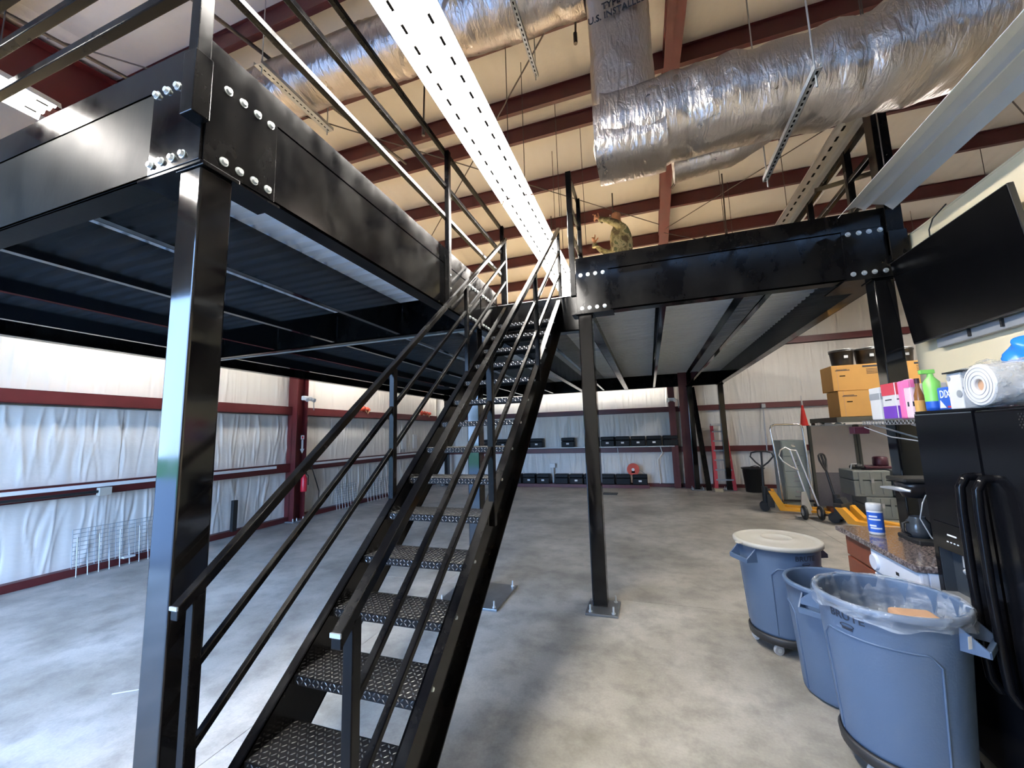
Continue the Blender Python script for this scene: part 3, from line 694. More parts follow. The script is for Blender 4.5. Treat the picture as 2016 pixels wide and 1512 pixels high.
x0, x1, y0, y1, z = 1.645, 2.02, 1.25, 3.95, 3.50; wd = x1-x0
prof = [(0, 0), (.05, .055), (.13, .075), (.17, .05), (.188, .03), (.205, .05), (.245, .075), (.325, .055), (wd, 0)]
pp = prof+[(a, c-.004) for a, c in prof[::-1]]
MB().prism(pp, lambda a, c: (x0+a, y0, z+c), lambda a, c: (x0+a, y1, z+c)).build('reflector', 'trough', t)
MB().box(x0+.13, x0+.245, y0, y1-.25, z+.078, z+.13).build('housing', 'trough', t)
for yy in (2.05, 2.18):
    for dx in (.17, .27): MB().cyl((x0+dx, yy, z+.02), (x0+dx, yy, z+.07), .012, n=8).build('lamp_holder', 'dark', t)
for yy in (1.6, 3.6): MB().tube([((x0+x1)/2, yy, z+.1), ((x0+x1)/2, yy, rz(yy))], .004, 5).build('hanger_wire', 'rod', t)
# ================================================================== DUCTS
def wrinkly(pts, rad, n=40, amp=.03, seed=0, sub=16, sq=2.0, caps=True):
    """tube with slack foil wrap: path pts, superellipse section, crumpled surface"""
    rnd = random.Random(seed); pts = [Vector(p) for p in pts]; P = []; Rr = []
    rads = rad if isinstance(rad, list) else [rad]*len(pts)
    for i in range(len(pts)-1):
        for k in range(sub): f = k/sub; P.append(pts[i].lerp(pts[i+1], f)); Rr.append(rads[i]*(1-f)+rads[i+1]*f)
    P.append(pts[-1]); Rr.append(rads[-1])
    m = len(P); ph = [(rnd.uniform(0, 6.28), rnd.uniform(2, 9), rnd.randint(1, 5), rnd.uniform(0, 6.28)) for _ in range(9)]
    rid = [(rnd.random()*m, rnd.uniform(.4, 1.4), rnd.uniform(0, 6.28), rnd.uniform(.6, 2), rnd.uniform(-1, 1), rnd.uniform(-.9, .9)) for _ in range(int(m*1.2))]
    vs = []; prev = None
    for i, p in enumerate(P):
        d = (P[min(i+1, m-1)]-P[max(i-1, 0)]).normalized(); u = Vector((0, 0, 1)) if prev is None and abs(d.z) < .9 else (prev or Vector((0, 1, 0)))
        u = (u-d*u.dot(d)).normalized(); prev = u; v = d.cross(u)
        for k in range(n):
            t_ = 2*math.pi*k/n; c, s = math.cos(t_), math.sin(t_); q = (abs(c)**sq+abs(s)**sq)**(-1/sq)
            dd = sum(math.sin(a+b_*i/sub*1.7+c_*t_+math.sin(i*.5+e)) for a, b_, c_, e in ph)/9
            for (ri, rw, ra, rl, am, tw) in rid:
                if abs(i-ri) < 4: 
                    da = (t_-ra+math.pi) % (2*math.pi)-math.pi
                    if abs(da) < rl: dd += am*.8*math.exp(-((i-ri-tw*da*2)/rw)**2)*math.cos(da/rl*1.57)
            vs.append(p+(u*c+v*s)*(Rr[i]*q+amp*dd))
    fs = [(i*n+k, i*n+(k+1) % n, (i+1)*n+(k+1) % n, (i+1)*n+k) for i in range(m-1) for k in range(n)]
    b = MB(); b.add(vs, fs, True)
    if caps: b.add(vs[:n], [tuple(range(n))[::-1]]); b.add(vs[-n:], [tuple(range(n))])
    return b
DY, DZ_ = 3.22, 4.25
t = thing('duct', 'foil-wrapped duct that drops from the roof at top centre, then turns right', 'duct', (0, DY, 4.3), 'foil-wrapped air ducts')
wrinkly([(-.02, DY+.02, 4.02), (-.02, DY+.02, 5.0), (-.02, DY+.02, 6.35)], .255, 40, .010, 3, 22, 3.2).build('vertical_section', 'foil', t)
wrinkly([(-.20, DY, 4.24), (.6, DY, 4.24), (1.4, DY, 4.24), (2.1, DY-.03, 4.30), (3.0, DY-.06, 4.45), (5.0, DY-.1, 4.6)], [.28, .29, .30, .32, .36, .36], 44, .028, 5, 18, 2.6).build('horizontal_section', 'foil2', t)
wrinkly([(-.26, DY, 4.15), (.28, DY, 4.15)], .25, 36, .01, 9, 10, 5).build('corner_wrap', 'foil', t)
text_mesh('TYPE 75\nU.S. INSTALLED', .085, 'printed_lettering', 'print', t, lambda x, y, z: (-.02+x*.8, DY+.02-.262-z*3, 5.17+y+x*.10))
t = thing('duct', 'foil-wrapped duct running along upper left, ending beside the lit strip', 'duct', (-3.5, 3.2, 5.9), 'foil-wrapped air ducts')
wrinkly([(-6.5, 3.2, 5.87), (-4.5, 3.2, 5.87), (-2.6, 3.2, 5.87), (-2.05, 3.2, 5.85)], [.29, .29, .29, .28], 40, .014, 11, 26, 2).build('wrapped_tube', 'foil', t)
wrinkly([(-2.12, 3.2, 5.84), (-1.95, 3.25, 5.8)], [.29, .2], 30, .03, 12, 6, 2).build('end_wrap', 'foil2', t)
t = thing('duct', 'foil-wrapped duct at top between the lit strip and the vertical duct', 'duct', (-1, 3.2, 5.9), 'foil-wrapped air ducts')
wrinkly([(-1.72, 3.0, 6.3), (-1.66, 3.12, 6.05), (-1.45, 3.2, 5.90), (-.9, 3.2, 5.86), (-.30, 3.2, 5.86)], [.29, .31, .32, .31, .29], 40, .02, 15, 12, 2.2).build('wrapped_tube', 'foil2', t)
t = thing('duct', 'short stub of foil-wrapped duct peeking below the right-hand duct', 'duct', (.55, 3.7, 4.1), 'foil-wrapped air ducts')
wrinkly([(.36, 3.62, 4.10), (.8, 3.6, 4.12), (1.15, 3.5, 4.2)], [.14, .13, .1], 28, .008, 21, 10, 3).build('wrapped_tube', 'foil', t)
# trapeze hangers: slotted channel plus two threaded rods
def trapeze(x, y0, y1, z, lab, wd=.02, name='trapeze_hanger'):
    t = thing(name, lab, 'hanger', (x, (y0+y1)/2, z), 'slotted channels that carry the ducts'); b = MB()
    b.box(x-wd, x+wd, y0, y1, z, z+.003); b.box(x-wd, x-wd+.003, y0, y1, z, z+.04); b.box(x+wd-.003, x+wd, y0, y1, z, z+.04)
    b.build('slotted_channel', 'galv', t); s = MB(); n = int((y1-y0)/.05)
    for i in range(n): yy = y0+.02+i*.05; s.box(x-.006, x+.006, yy, yy+.026, z-.0015, z-.0002)
    s.build('slots', 'dark', t, kind='stuff')
    for yy in (y0+.05, y1-.05): MB().tube([(x, yy, z-.08), (x, yy, rz(yy)+.1)], .006, 6).build('threaded_rod', 'galv', t)
trapeze(1.10, 2.62, 3.78, 3.86, 'slotted steel hanger carrying the right-hand foil duct')
trapeze(-3.46, 2.58, 3.55, 5.49, 'slotted steel hanger at the left end of the upper left duct', wd=.05)
trapeze(-.88, 2.6, 3.72, 5.50, 'slotted steel hanger under the top centre duct')
def drop(x, y, z0, lab):
    t = thing('pipe_drop', lab, 'pipe', (x, y, z0)); MB().tube([(x, y, z0), (x+.02, y, rz(y)+.1)], .012, 8).build('pipe', 'rod', t)
    MB().cyl((x, y, z0-.03), (x, y, z0+.10), .022, n=8).build('coupling', 'rod', t)
drop(-.12*4.0, 4.03-.1, 6.0, 'thin black pipe drop beside the vertical duct'); drop(-2.55, 4.2, 5.7, 'thin black pipe drop under the upper left duct end')
drop(-.40, 7.6, 5.3, 'thin dark pipe drop behind the person'); drop(1.55, 7.7, 5.2, 'thin dark pipe drop right of the big duct'); drop(-1.7, 7.9, 5.0, 'thin dark pipe drop above the stair head')
for (x, y, z0, lab) in ((-1.0, 5.3, 4.8, 'thin wire hanging right of the lit strip, nearest'), (-.75, 6.1, 4.7, 'thin wire hanging right of the lit strip, farther'), (1.35, 6.8, 4.9, 'thin wire hanging behind the right-hand duct'), (1.75, 8.2, 4.9, 'thin wire hanging over the back of the right platform'), (-4.1, 2.4, 4.6, 'thin wire hanging over the left platform')):
    tag(MB().tube([(x, y, z0), (x, y, rz(y)+.33)], .005, 5).build('hanging_wire', 'rod', None, org=(x, y, z0)), lab, 'wire')
# ================================================================== REFRIGERATOR
FX = 1.53
t = thing('refrigerator', 'glossy black side-by-side refrigerator with water dispenser at right edge', 'refrigerator', (1.9, 2.65, 0))
FY0, FYS, FY1 = 2.17, 2.63, 3.09
MB().box(FX+.075, 2.22, FY0+.01, FY1-.01, .02, 1.815).build('body', 'fridge', t, bevel=.008)
def fdoor(y0, y1, cut=None):
    b = MB()
    if cut:
        ya, yb, za, zb = cut
        b.box(FX, FX+.07, y0, ya, .06, 1.80); b.box(FX, FX+.07, yb, y1, .06, 1.80); b.box(FX, FX+.07, ya, yb, .06, za); b.box(FX, FX+.07, ya, yb, zb, 1.80)
        return b.build('door', 'fridge', t)
    b.box(FX, FX+.07, y0, y1, .06, 1.80); return b.build('door', 'fridge', t, bevel=.012, seg=3)
d1 = fdoor(FYS+.004, FY1, (2.81, 3.055, .78, 1.19)); d2 = fdoor(FY0, FYS-.004)
MB().box(FX+.003, FX+.07, FYS+.004, FY1, 1.80, 1.815).build('top_trim', 'fridge', t, bevel=.004); MB().box(FX-.001, FX+.001, FYS+.004, FY1, 1.792, 1.797).build('trim_strip', 'chrome', t)
O = ORG[t.name]
b = MB(); b.box(FX+.055, FX+.069, 2.81, 3.055, .78, 1.04); b.box(FX+.003, FX+.06, 2.81, 2.816, .78, 1.04); b.box(FX+.003, FX+.06, 3.049, 3.055, .78, 1.04); b.build('dispenser_recess', 'fridgedark', d1, org=O)
MB().box(FX-.004, FX+.02, 2.81, 3.055, 1.04, 1.19).build('control_panel', 'fridge', d1, org=O, bevel=.003)
MB().prism([(FX-.012, .775), (FX+.06, .79), (FX+.06, .80), (FX-.012, .80)], lambda a, c: (a, 2.81, c), lambda a, c: (a, 3.055, c)).build('drip_tray', 'silver', d1, org=O)
MB().cyl((FX+.035, 2.90, 1.04), (FX+.028, 2.90, .97), .016, .012).ball((FX+.03, 2.90, .95), .018).build('spout', 'silver', d1, org=O)
b = MB(); b.box(FX-.006, FX-.003, 2.88, 2.95, 1.125, 1.133); [b.box(FX-.006, FX-.003, 2.87+i*.026, 2.882+i*.026, 1.088, 1.094) for i in range(4)]; b.build('control_marks', 'labelw', d1, org=O)
def handle(y, par):
    pts = [(FX+.01, y, 1.475), (FX-.035, y+.0, 1.47), (FX-.062, y, 1.42), (FX-.068, y, 1.30), (FX-.072, y, .97), (FX-.068, y, .64), (FX-.062, y, .53), (FX-.035, y, .48), (FX+.01, y, .475)]
    P = [Vector(p) for p in pts]; Q = []
    for i in range(len(P)-1):
        for k in range(3): Q.append(P[i].lerp(P[i+1], k/3))
    Q.append(P[-1]); MB().tube(Q, .019, 12).build('handle', 'fridge', par, org=O)
handle(2.685, d1); handle(2.575, d2)
b = MB()
for i in range(9):
    for j in range(6): b.cyl((FX-.0015, 2.23+i*.016+(j % 2)*.008, 1.735+j*.012-.02), (FX+.001, 2.23+i*.016+(j % 2)*.008, 1.735+j*.012-.02), .0042, n=6)
b.build('vent_dimples', 'rubber', d2, org=O, kind='stuff')
MB().box(FX+.03, FX+.07, FY0+.02, FY1-.02, .0, .055).build('toe_grille', 'rubber', t)
# ================================================================== COUNTER, DISHWASHER, DRAWERS
t = thing('drawer_cabinet', 'red-brown wooden drawer cabinet at the far end of the granite counter', 'cabinet', (1.85, 3.9, 0))
MB().box(1.50, 2.23, 3.70, 4.14, .09, .872).build('carcass', 'wood', t); MB().box(1.56, 2.22, 3.71, 4.13, 0, .09).build('plinth', 'rubber', t)
for z0, z1 in ((.70, .86), (.49, .685), (.28, .475), (.10, .265)): MB().box(1.478, 1.50, 3.71, 4.13, z0, z1).build('drawer', 'wood', t, bevel=.004)
t = thing('dishwasher', 'white dishwasher under the granite counter beside the refrigerator', 'dishwasher', (1.85, 3.4, 0))
MB().box(1.50, 2.22, 3.11, 3.69, .08, .868).build('body', 'applw', t); MB().box(1.465, 1.50, 3.115, 3.685, .10, .70).build('door', 'applw', t, bevel=.008)
cp = MB().box(1.455, 1.50, 3.115, 3.685, .71, .865).build('control_panel', 'applw', t, bevel=.012)
MB().cyl((1.457, 3.62, .78), (1.438, 3.62, .78), .055, .05, n=20).build('dial', 'applw', cp, org=ORG[t.name]); MB().box(1.452, 1.456, 3.34, 3.37, .775, .795).build('latch', 'rubber', cp, org=ORG[t.name])
tag(MB().box(1.43, 2.235, 3.10, 4.18, .872, .912).build('countertop', 'granite', None, org=(1.85, 3.64, .872), bevel=.006), 'speckled brown-grey granite countertop between refrigerator and column', 'countertop')
# wipes canister
cx, cy = 1.60, 3.90
t = thing('wipes_canister', 'white and blue cleaning wipes canister standing on the granite counter', 'canister', (cx, cy, .912))
MB().lathe((cx, cy, .912), [(0, 0), (.046, 0), (.048, .01), (.048, .175), (.045, .18)], 28).build('body', 'paper', t)
MB().lathe((cx, cy, .912), [(.046, .178), (.049, .18), (.049, .222), (.044, .23), (0, .232)], 28).build('lid', 'paper', t)
MB().lathe((cx, cy, .912), [(.0487, .02), (.0487, .165)], 28, True, math.radians(150), math.radians(345)).build('label', 'blue', t)
b = MB(); [b.lathe((cx, cy, .912), [(.0494, z), (.0494, z+.012)], 12, True, math.radians(a), math.radians(c)) for z, a, c in ((.13, 200, 262), (.108, 195, 285), (.062, 200, 250), (.044, 205, 290))]; b.build('label_marks', 'labelw', t, kind='stuff')
# coffee brewer
cx, cy = 1.80, 3.72
t = thing('coffee_brewer', 'black coffee brewer with silver lever on the granite counter beside refrigerator', 'coffee maker', (cx, cy, .912))
b = MB(); b.box(cx-.10, cx+.13, cy-.13, cy+.13, .912, .945); b.build('base', 'rubber', t, bevel=.008)
MB().box(cx+.04, cx+.14, cy-.11, cy+.11, .94, 1.30).build('tower', 'blackm', t, bevel=.01); MB().lathe((cx-.02, cy, 1.22), [(0, 0), (.07, 0), (.10, .07), (.11, .10), (0, .11)], 24).build('brew_head', 'blackm', t)
MB().box(cx-.13, cx+.14, cy-.12, cy+.12, 1.33, 1.36).build('lid', 'rubber', t, bevel=.012)
MB().tube([(cx-.17, cy+.10, 1.275), (cx-.15, cy, 1.283), (cx-.14, cy-.09, 1.283), (cx-.10, cy-.12, 1.275)], [.008, .016, .018, .010], 8).build('lever', 'silver', t)
MB().lathe((cx-.03, cy, .945), [(0, 0), (.062, 0), (.07, .04), (.066, .10), (.045, .13), (.045, .14)], 24).build('carafe', 'fridgedark', t); MB().tube([(cx-.095, cy-.02, 1.05), (cx-.13, cy-.03, 1.04), (cx-.13, cy-.03, .98), (cx-.09, cy-.02, .96)], .009, 8).build('carafe_handle', 'rubber', t)
MB().tube([(cx-.02, cy-.12, 1.25), (cx-.06, cy-.15, 1.2), (cx-.09, cy-.16, 1.1), (cx-.05, cy-.17, .98), (cx, cy-.2, .92)], .004, 6).build('power_cord', 'grey', t)
# ================================================================== WIRE SHELF AND ITS GOODS
SX0, SX1, SYA, SYB, SZ = 1.56, 2.24, 3.13, 3.80, 1.775
t = thing('wire_shelf', 'black and chrome wire shelf on the cream wall beside the refrigerator', 'shelf', ((SX0+SX1)/2, 3.46, SZ))
b = MB()
for y in (SYA, SYB): b.tube([(SX0, y, SZ-.003), (SX1, y, SZ-.003)], .004, 6); b.tube([(SX0, y, SZ-.033), (SX1, y, SZ-.033)], .003, 6)
for x in (SX0, SX1): b.tube([(x, SYA, SZ-.003), (x, SYB, SZ-.003)], .004, 6); b.tube([(x, SYA, SZ-.033), (x, SYB, SZ-.033)], .003, 6)
b.build('frame', 'chrome', t)
b = MB(); n = 16
for i in range(n):
    y = SYA+(i+.5)*(SYB-SYA)/n; b.tube([(SX0, y-.018, SZ-.033), (SX0, y, SZ-.003), (SX0, y+.018, SZ-.033)], .0025, 5)
b.build('truss_wire', 'grey', t)
b = MB(); [b.tube([(SX0, SYA+(i+.5)*(SYB-SYA)/24, SZ-.003), (SX1, SYA+(i+.5)*(SYB-SYA)/24, SZ-.003)], .002, 4) for i in range(24)]; b.build('deck_wires', 'grey', t, kind='stuff')
for y in (SYA+.12, SYB-.1):
    MB().tube([(SX0+.03, y, SZ-.035), (PX_-.01, y, SZ-.30)], .006, 6).tube([(PX_-.008, y, SZ-.30), (PX_-.008, y, SZ)], .006, 6).build('bracket', 'grey', t)
MB().tube([(SX0+.01, SYB, SZ-.05), (SX0+.05, SYB-.25, SZ-.12), (SX0+.1, SYA, SZ-.16)], .004, 6).build('brace_wire', 'grey', t)
tag(MB().box(1.50, 1.60, 3.80, 3.88, SZ-.10, SZ-.045).build('clip_light', 'maroon', None, org=(1.55, 3.84, SZ-.1), bevel=.006), 'small dark red clip-on box hanging off the wire shelf corner', 'box')
def pack(name, lab, cat, x0, x1, y0, y1, z0, z1, m, bev=.006, parts=()):
    t = thing(name, lab, cat, ((x0+x1)/2, (y0+y1)/2, z0)); MB().box(x0, x1, y0, y1, z0, z1).build('package', m, t, bevel=bev)
    for (nm, a0, a1, c0, c1, mm) in parts:      # coloured panels on the front (x0) and near (y0) faces
        ya, yb, za, zb = y0+(y1-y0)*a0, y0+(y1-y0)*a1, z0+(z1-z0)*c0, z0+(z1-z0)*c1
        b = MB(); b.box(x0-.0015, x0+.001, ya, yb, za, zb); b.box(x0+.004, x1-.004, y0-.0015, y0+.001, za, zb); b.build(nm, mm, t)
    return t
z = SZ+.003
pack('paper_box', 'plain white box at the left end of the wire shelf', 'box', 1.60, 1.72, 3.60, 3.74, z, z+.235, 'paper', parts=(('grey_band', 0.02, .98, .62, .82, 'grey'),))
pack('snack_pack', 'red, white and purple package on the wire shelf, right of the plain white box', 'package', 1.60, 1.66, 3.40, 3.575, z, z+.25, 'paper', .015, (('red_top', 0.05, .95, .66, .99, 'redpack'), ('purple_base', .05, .95, .02, .36, 'purple'), ('print_line', .3, .75, .52, .55, 'print')))
pack('pink_pack', 'hot pink package on the wire shelf between purple and pale pink ones', 'package', 1.61, 1.655, 3.335, 3.395, z, z+.25, 'pink', .01)
pack('pale_pink_pack', 'pale pink package with a dark pink top on the wire shelf', 'package', 1.61, 1.64, 3.255, 3.33, z, z+.255, 'pinkpale', .01, (('dark_top', .02, .98, .78, .98, 'pink'), ('print_mark', .4, .6, .3, .42, 'print')))
t = thing('syrup_bottle', 'small amber bottle standing behind the refrigerator corner on the wire shelf', 'bottle', (1.63, 3.215, z)); MB().lathe((1.63, 3.215, z), [(0, 0), (.022, 0), (.024, .02), (.024, .14), (.011, .19), (.010, .22)], 16).build('bottle', 'amber', t); MB().lathe((1.63, 3.215, z), [(.0245, .04), (.0245, .11)], 16).build('label', 'card', t); MB().cyl((1.63, 3.215, z+.218), (1.63, 3.215, z+.25), .013, n=12).build('cap', 'maroon', t)
zt = 1.816
pack('white_box', 'plain white box at the right end of the wire shelf, above the refrigerator corner', 'box', 1.76, 1.90, 3.44, 3.56, z, z+.235, 'paper')
t = thing('spray_bottle', 'green bottle with spray top on the refrigerator', 'bottle', (1.60, 3.035, zt)); c0 = (1.605, 3.035, zt)
MB().lathe(c0, [(0, 0), (.036, 0), (.037, .02)], 18).lathe(c0, [(.037, .02), (.037, .055)], 18).build('base_band', 'blue', t); MB().lathe(c0, [(.037, .055), (.038, .17), (.016, .20), (.013, .22)], 18).build('bottle', 'green', t)
MB().box(c0[0]-.05, c0[0]+.02, c0[1]-.012, c0[1]+.012, zt+.22, zt+.245).build('spray_head', 'green', t, bevel=.004)
t = pack('tissue_box', 'blue paper goods box lettered in white on the refrigerator', 'box', 1.60, 1.74, 2.875, 2.992, zt+.001, zt+.13, 'blue', .008, (('red_stripe', .0, .35, .08, .16, 'redfilm'),))
text_mesh('DIX', .062, 'lettering', 'labelw', t, lambda x, y, z_: (1.5985-z_, 2.925-x*.8, zt+.088+y))
MB().prism([(0, 0), (.05, 0), (.008, .045)], lambda a, c: (1.5985, 2.975-a, zt+.012+c), lambda a, c: (1.5970, 2.975-a, zt+.012+c)).build('white_flash', 'labelw', t)
t = pack('white_carton', 'white carton with a grey round mark beside the paper roll pack', 'box', 1.585, 1.74, 2.765, 2.868, zt+.001, zt+.195, 'paper', .004); MB().cyl((1.584, 2.85, zt+.168), (1.582, 2.85, zt+.168), .014, n=16).build('round_mark', 'grey', t); MB().cyl((1.584, 2.785, zt+.08), (1.582, 2.785, zt+.08), .02, n=16).build('round_mark', 'grey', t)
tag(MB().box(1.57, 1.76, 2.73, 2.872, zt+.197, zt+.204).build('black_tray', 'rubber', None, org=(1.66, 2.80, zt+.247)), 'thin black tray lying on the white carton', 'tray')
# paper roll pack
t = thing('paper_roll_pack', 'large white paper roll in clear wrap, end facing out, on the refrigerator', 'paper roll', (1.70, 2.65, zt))
c0 = (1.60, 2.65, zt+.112)
def ring(r, x, wav=0): return [(x, c0[1]+r*math.cos(a), c0[2]+r*math.sin(a)) for a in [2*math.pi*k/28 for k in range(28)]]
def hoop(L_, sm):
    vs_ = [p for l in L_ for p in l]; b.add(vs_, [(i*28+k, i*28+(k+1) % 28, (i+1)*28+(k+1) % 28, (i+1)*28+k) for i in range(len(L_)-1) for k in range(28)], sm)
b = MB(); hoop([ring(.030, 1.86), ring(.030, 1.588)], True); hoop([ring(.030, 1.588), ring(.034, 1.585), ring(.100, 1.585), ring(.106, 1.592)], False); hoop([ring(.106, 1.592), ring(.106, 1.86)], True); b.build('roll', 'paper', t)
b = MB(); [b.tube([(1.5835, c0[1]+r_*math.cos(a), c0[2]+r_*math.sin(a)) for a in [2*math.pi*k/24 for k in range(24)]], .0012, 4, closed=True) for r_ in (.05, .07, .088)]; b.build('winding_lines', 'grey', t, kind='stuff')
MB().cyl((1.60, c0[1], c0[2]), (1.84, c0[1], c0[2]), .029, n=20).build('core', 'cardin', t)
rnd = random.Random(5)
b = MB(); b.grid(lambda u, v: (1.585+v*.30, c0[1]+(.118+.012*math.sin(u*31+v*8))*math.cos(u*2*math.pi), c0[2]+.004+(.116+.012*math.sin(u*23+v*13))*math.sin(u*2*math.pi)), 40, 8); b.build('plastic_wrap', 'clear', t)
# paper plates sleeve, bag, cardboard behind
t = thing('plate_sleeve', 'red and white striped packet leaning behind the paper roll', 'package', (1.9, 3.0, zt)); b = MB(); b.grid(lambda u, v: (1.87+.06*u+.01*math.sin(v*9), 3.06-.20*u, zt+.005+.24*v*(1-.3*u)+.01*math.sin(u*20)), 16, 12); b.build('packet', 'pinkpale', t, solid=.01)
for k in range(4): bb_ = MB(); bb_.grid(lambda u, v, k=k: (1.862+.06*(k/4+u*.09)+.01*math.sin(v*9), 3.06-.20*(k/4+u*.09+.05), zt+.005+.24*v*(1-.3*k/4)), 2, 12); bb_.build('stripe', 'redfilm', t)
def bag(name, lab, cat, c, s, m, seed, parts=()):
    r = random.Random(seed); A = [(r.uniform(0, 6), r.uniform(1, 4), r.uniform(2, 5)) for _ in range(6)]
    def f(u, v):
        a = u*2*math.pi; ph = v*math.pi; q = 1+.13*sum(math.sin(p+k1*a*1.0+k2*ph*2) for p, k1, k2 in [(p, round(k1), k2) for p, k1, k2 in A])/2.2
        zz = c[2]+s[2]*(1-math.cos(ph))/2*1.0; rr_ = math.sin(ph)**.55*q
        return (c[0]+s[0]*.5*rr_*math.cos(a), c[1]+s[1]*.5*rr_*math.sin(a), zz)
    t = thing(name, lab, cat, c); b = MB(); b.grid(f, 36, 16); b.build('bag', m, t)
    return t, f
t, f_ = bag('plastic_bag', 'bright blue and red printed plastic bag standing at the right edge', 'plastic bag', (2.03, 2.99, zt), (.18, .20, .40), 'clear', 3)
for (nm, u0, u1, v0, v1, mm) in (('blue_print', .38, .62, .50, .96, 'bluelt'), ('red_print', .62, .85, .40, .75, 'redfilm'), ('blue_print', .40, .60, .08, .42, 'bluelt')):
    b = MB(); b.grid(lambda u, v: tuple(Vector(f_(u0+(u1-u0)*u, v0+(v1-v0)*v))*1.0+Vector((-.003, -.002, 0))), 12, 10); b.build(nm, mm, t)
bag('clear_bag', 'crumpled clear plastic bag behind the green bottle', 'plastic bag', (1.77, 3.005, zt), (.17, .16, .24), 'clear', 8)
tag(MB().box(1.93, 2.10, 2.80, 2.86, zt+.001, zt+.28).build('cardboard_box', 'card', None, org=(2.0, 2.83, zt+.04), bevel=.004), 'tan cardboard box on the refrigerator at the right edge of the picture', 'box')
# ================================================================== TELEVISION
t = thing('television', 'large black wall-mounted television tilted downward on the cream wall', 'television', (2.16, 3.6, 2.75))
tw, th = 1.20, .73; tc_ = Vector((2.105, 3.595, 2.76)); ta = math.radians(6)
def tvp(a, c, d=0): return (tc_.x+d*math.cos(ta)-c*math.sin(ta)*-1*-1, tc_.y+a, tc_.z+c*math.cos(ta)-d*math.sin(ta)*-1*-1)
def tvp(a, c, d=0):      # a along y, c up the screen, d out of the back; the top leans into the room
    return (tc_.x-c*math.sin(ta)+d*math.cos(ta), tc_.y+a, tc_.z+c*math.cos(ta)+d*math.sin(ta))
def tvbox(a0, a1, c0_, c1, d0, d1, nm, m, bev=0):
    b = MB(); b.add([tvp(a, c, d) for d in (d0, d1) for a, c in ((a0, c0_), (a1, c0_), (a1, c1), (a0, c1))], [(0,1,2,3),(7,6,5,4),(0,4,5,1),(1,5,6,2),(2,6,7,3),(3,7,4,0)]); return b.build(nm, m, t, bevel=bev)
tvbox(-tw/2, tw/2, -th/2, th/2, .004, .035, 'frame', 'tvframe', .003); tvbox(-tw/2+.008, tw/2-.008, -th/2+.012, th/2-.008, 0, .005, 'screen', 'tv'); tvbox(-.3, .3, -.2, .2, .035, .07, 'back_cover', 'tvframe')
MB().box(2.20, 2.246, 3.17, 4.02, 2.33, 2.40).build('wall_rail', 'grey', t, bevel=.003); MB().box(2.16, 2.246, 3.3, 3.9, 2.6, 2.9).build('mount', 'rubber', t)
for y in (3.38, 3.66): MB().box(2.185, 2.2, y, y+.014, 2.345, 2.40).build('clip', 'rubber', t)
P = [(2.22, 3.72, 3.37), (2.21, 3.86, 3.33), (2.20, 3.90, 3.26), (2.17, 3.85, 3.19), (2.15, 3.74, 3.15), (2.14, 3.62, 3.13)]
tag(MB().tube(P, .005, 6).build('cable', 'rubber', None, org=P[0]), 'black cable looping from the top of the cream wall to the television', 'cable')
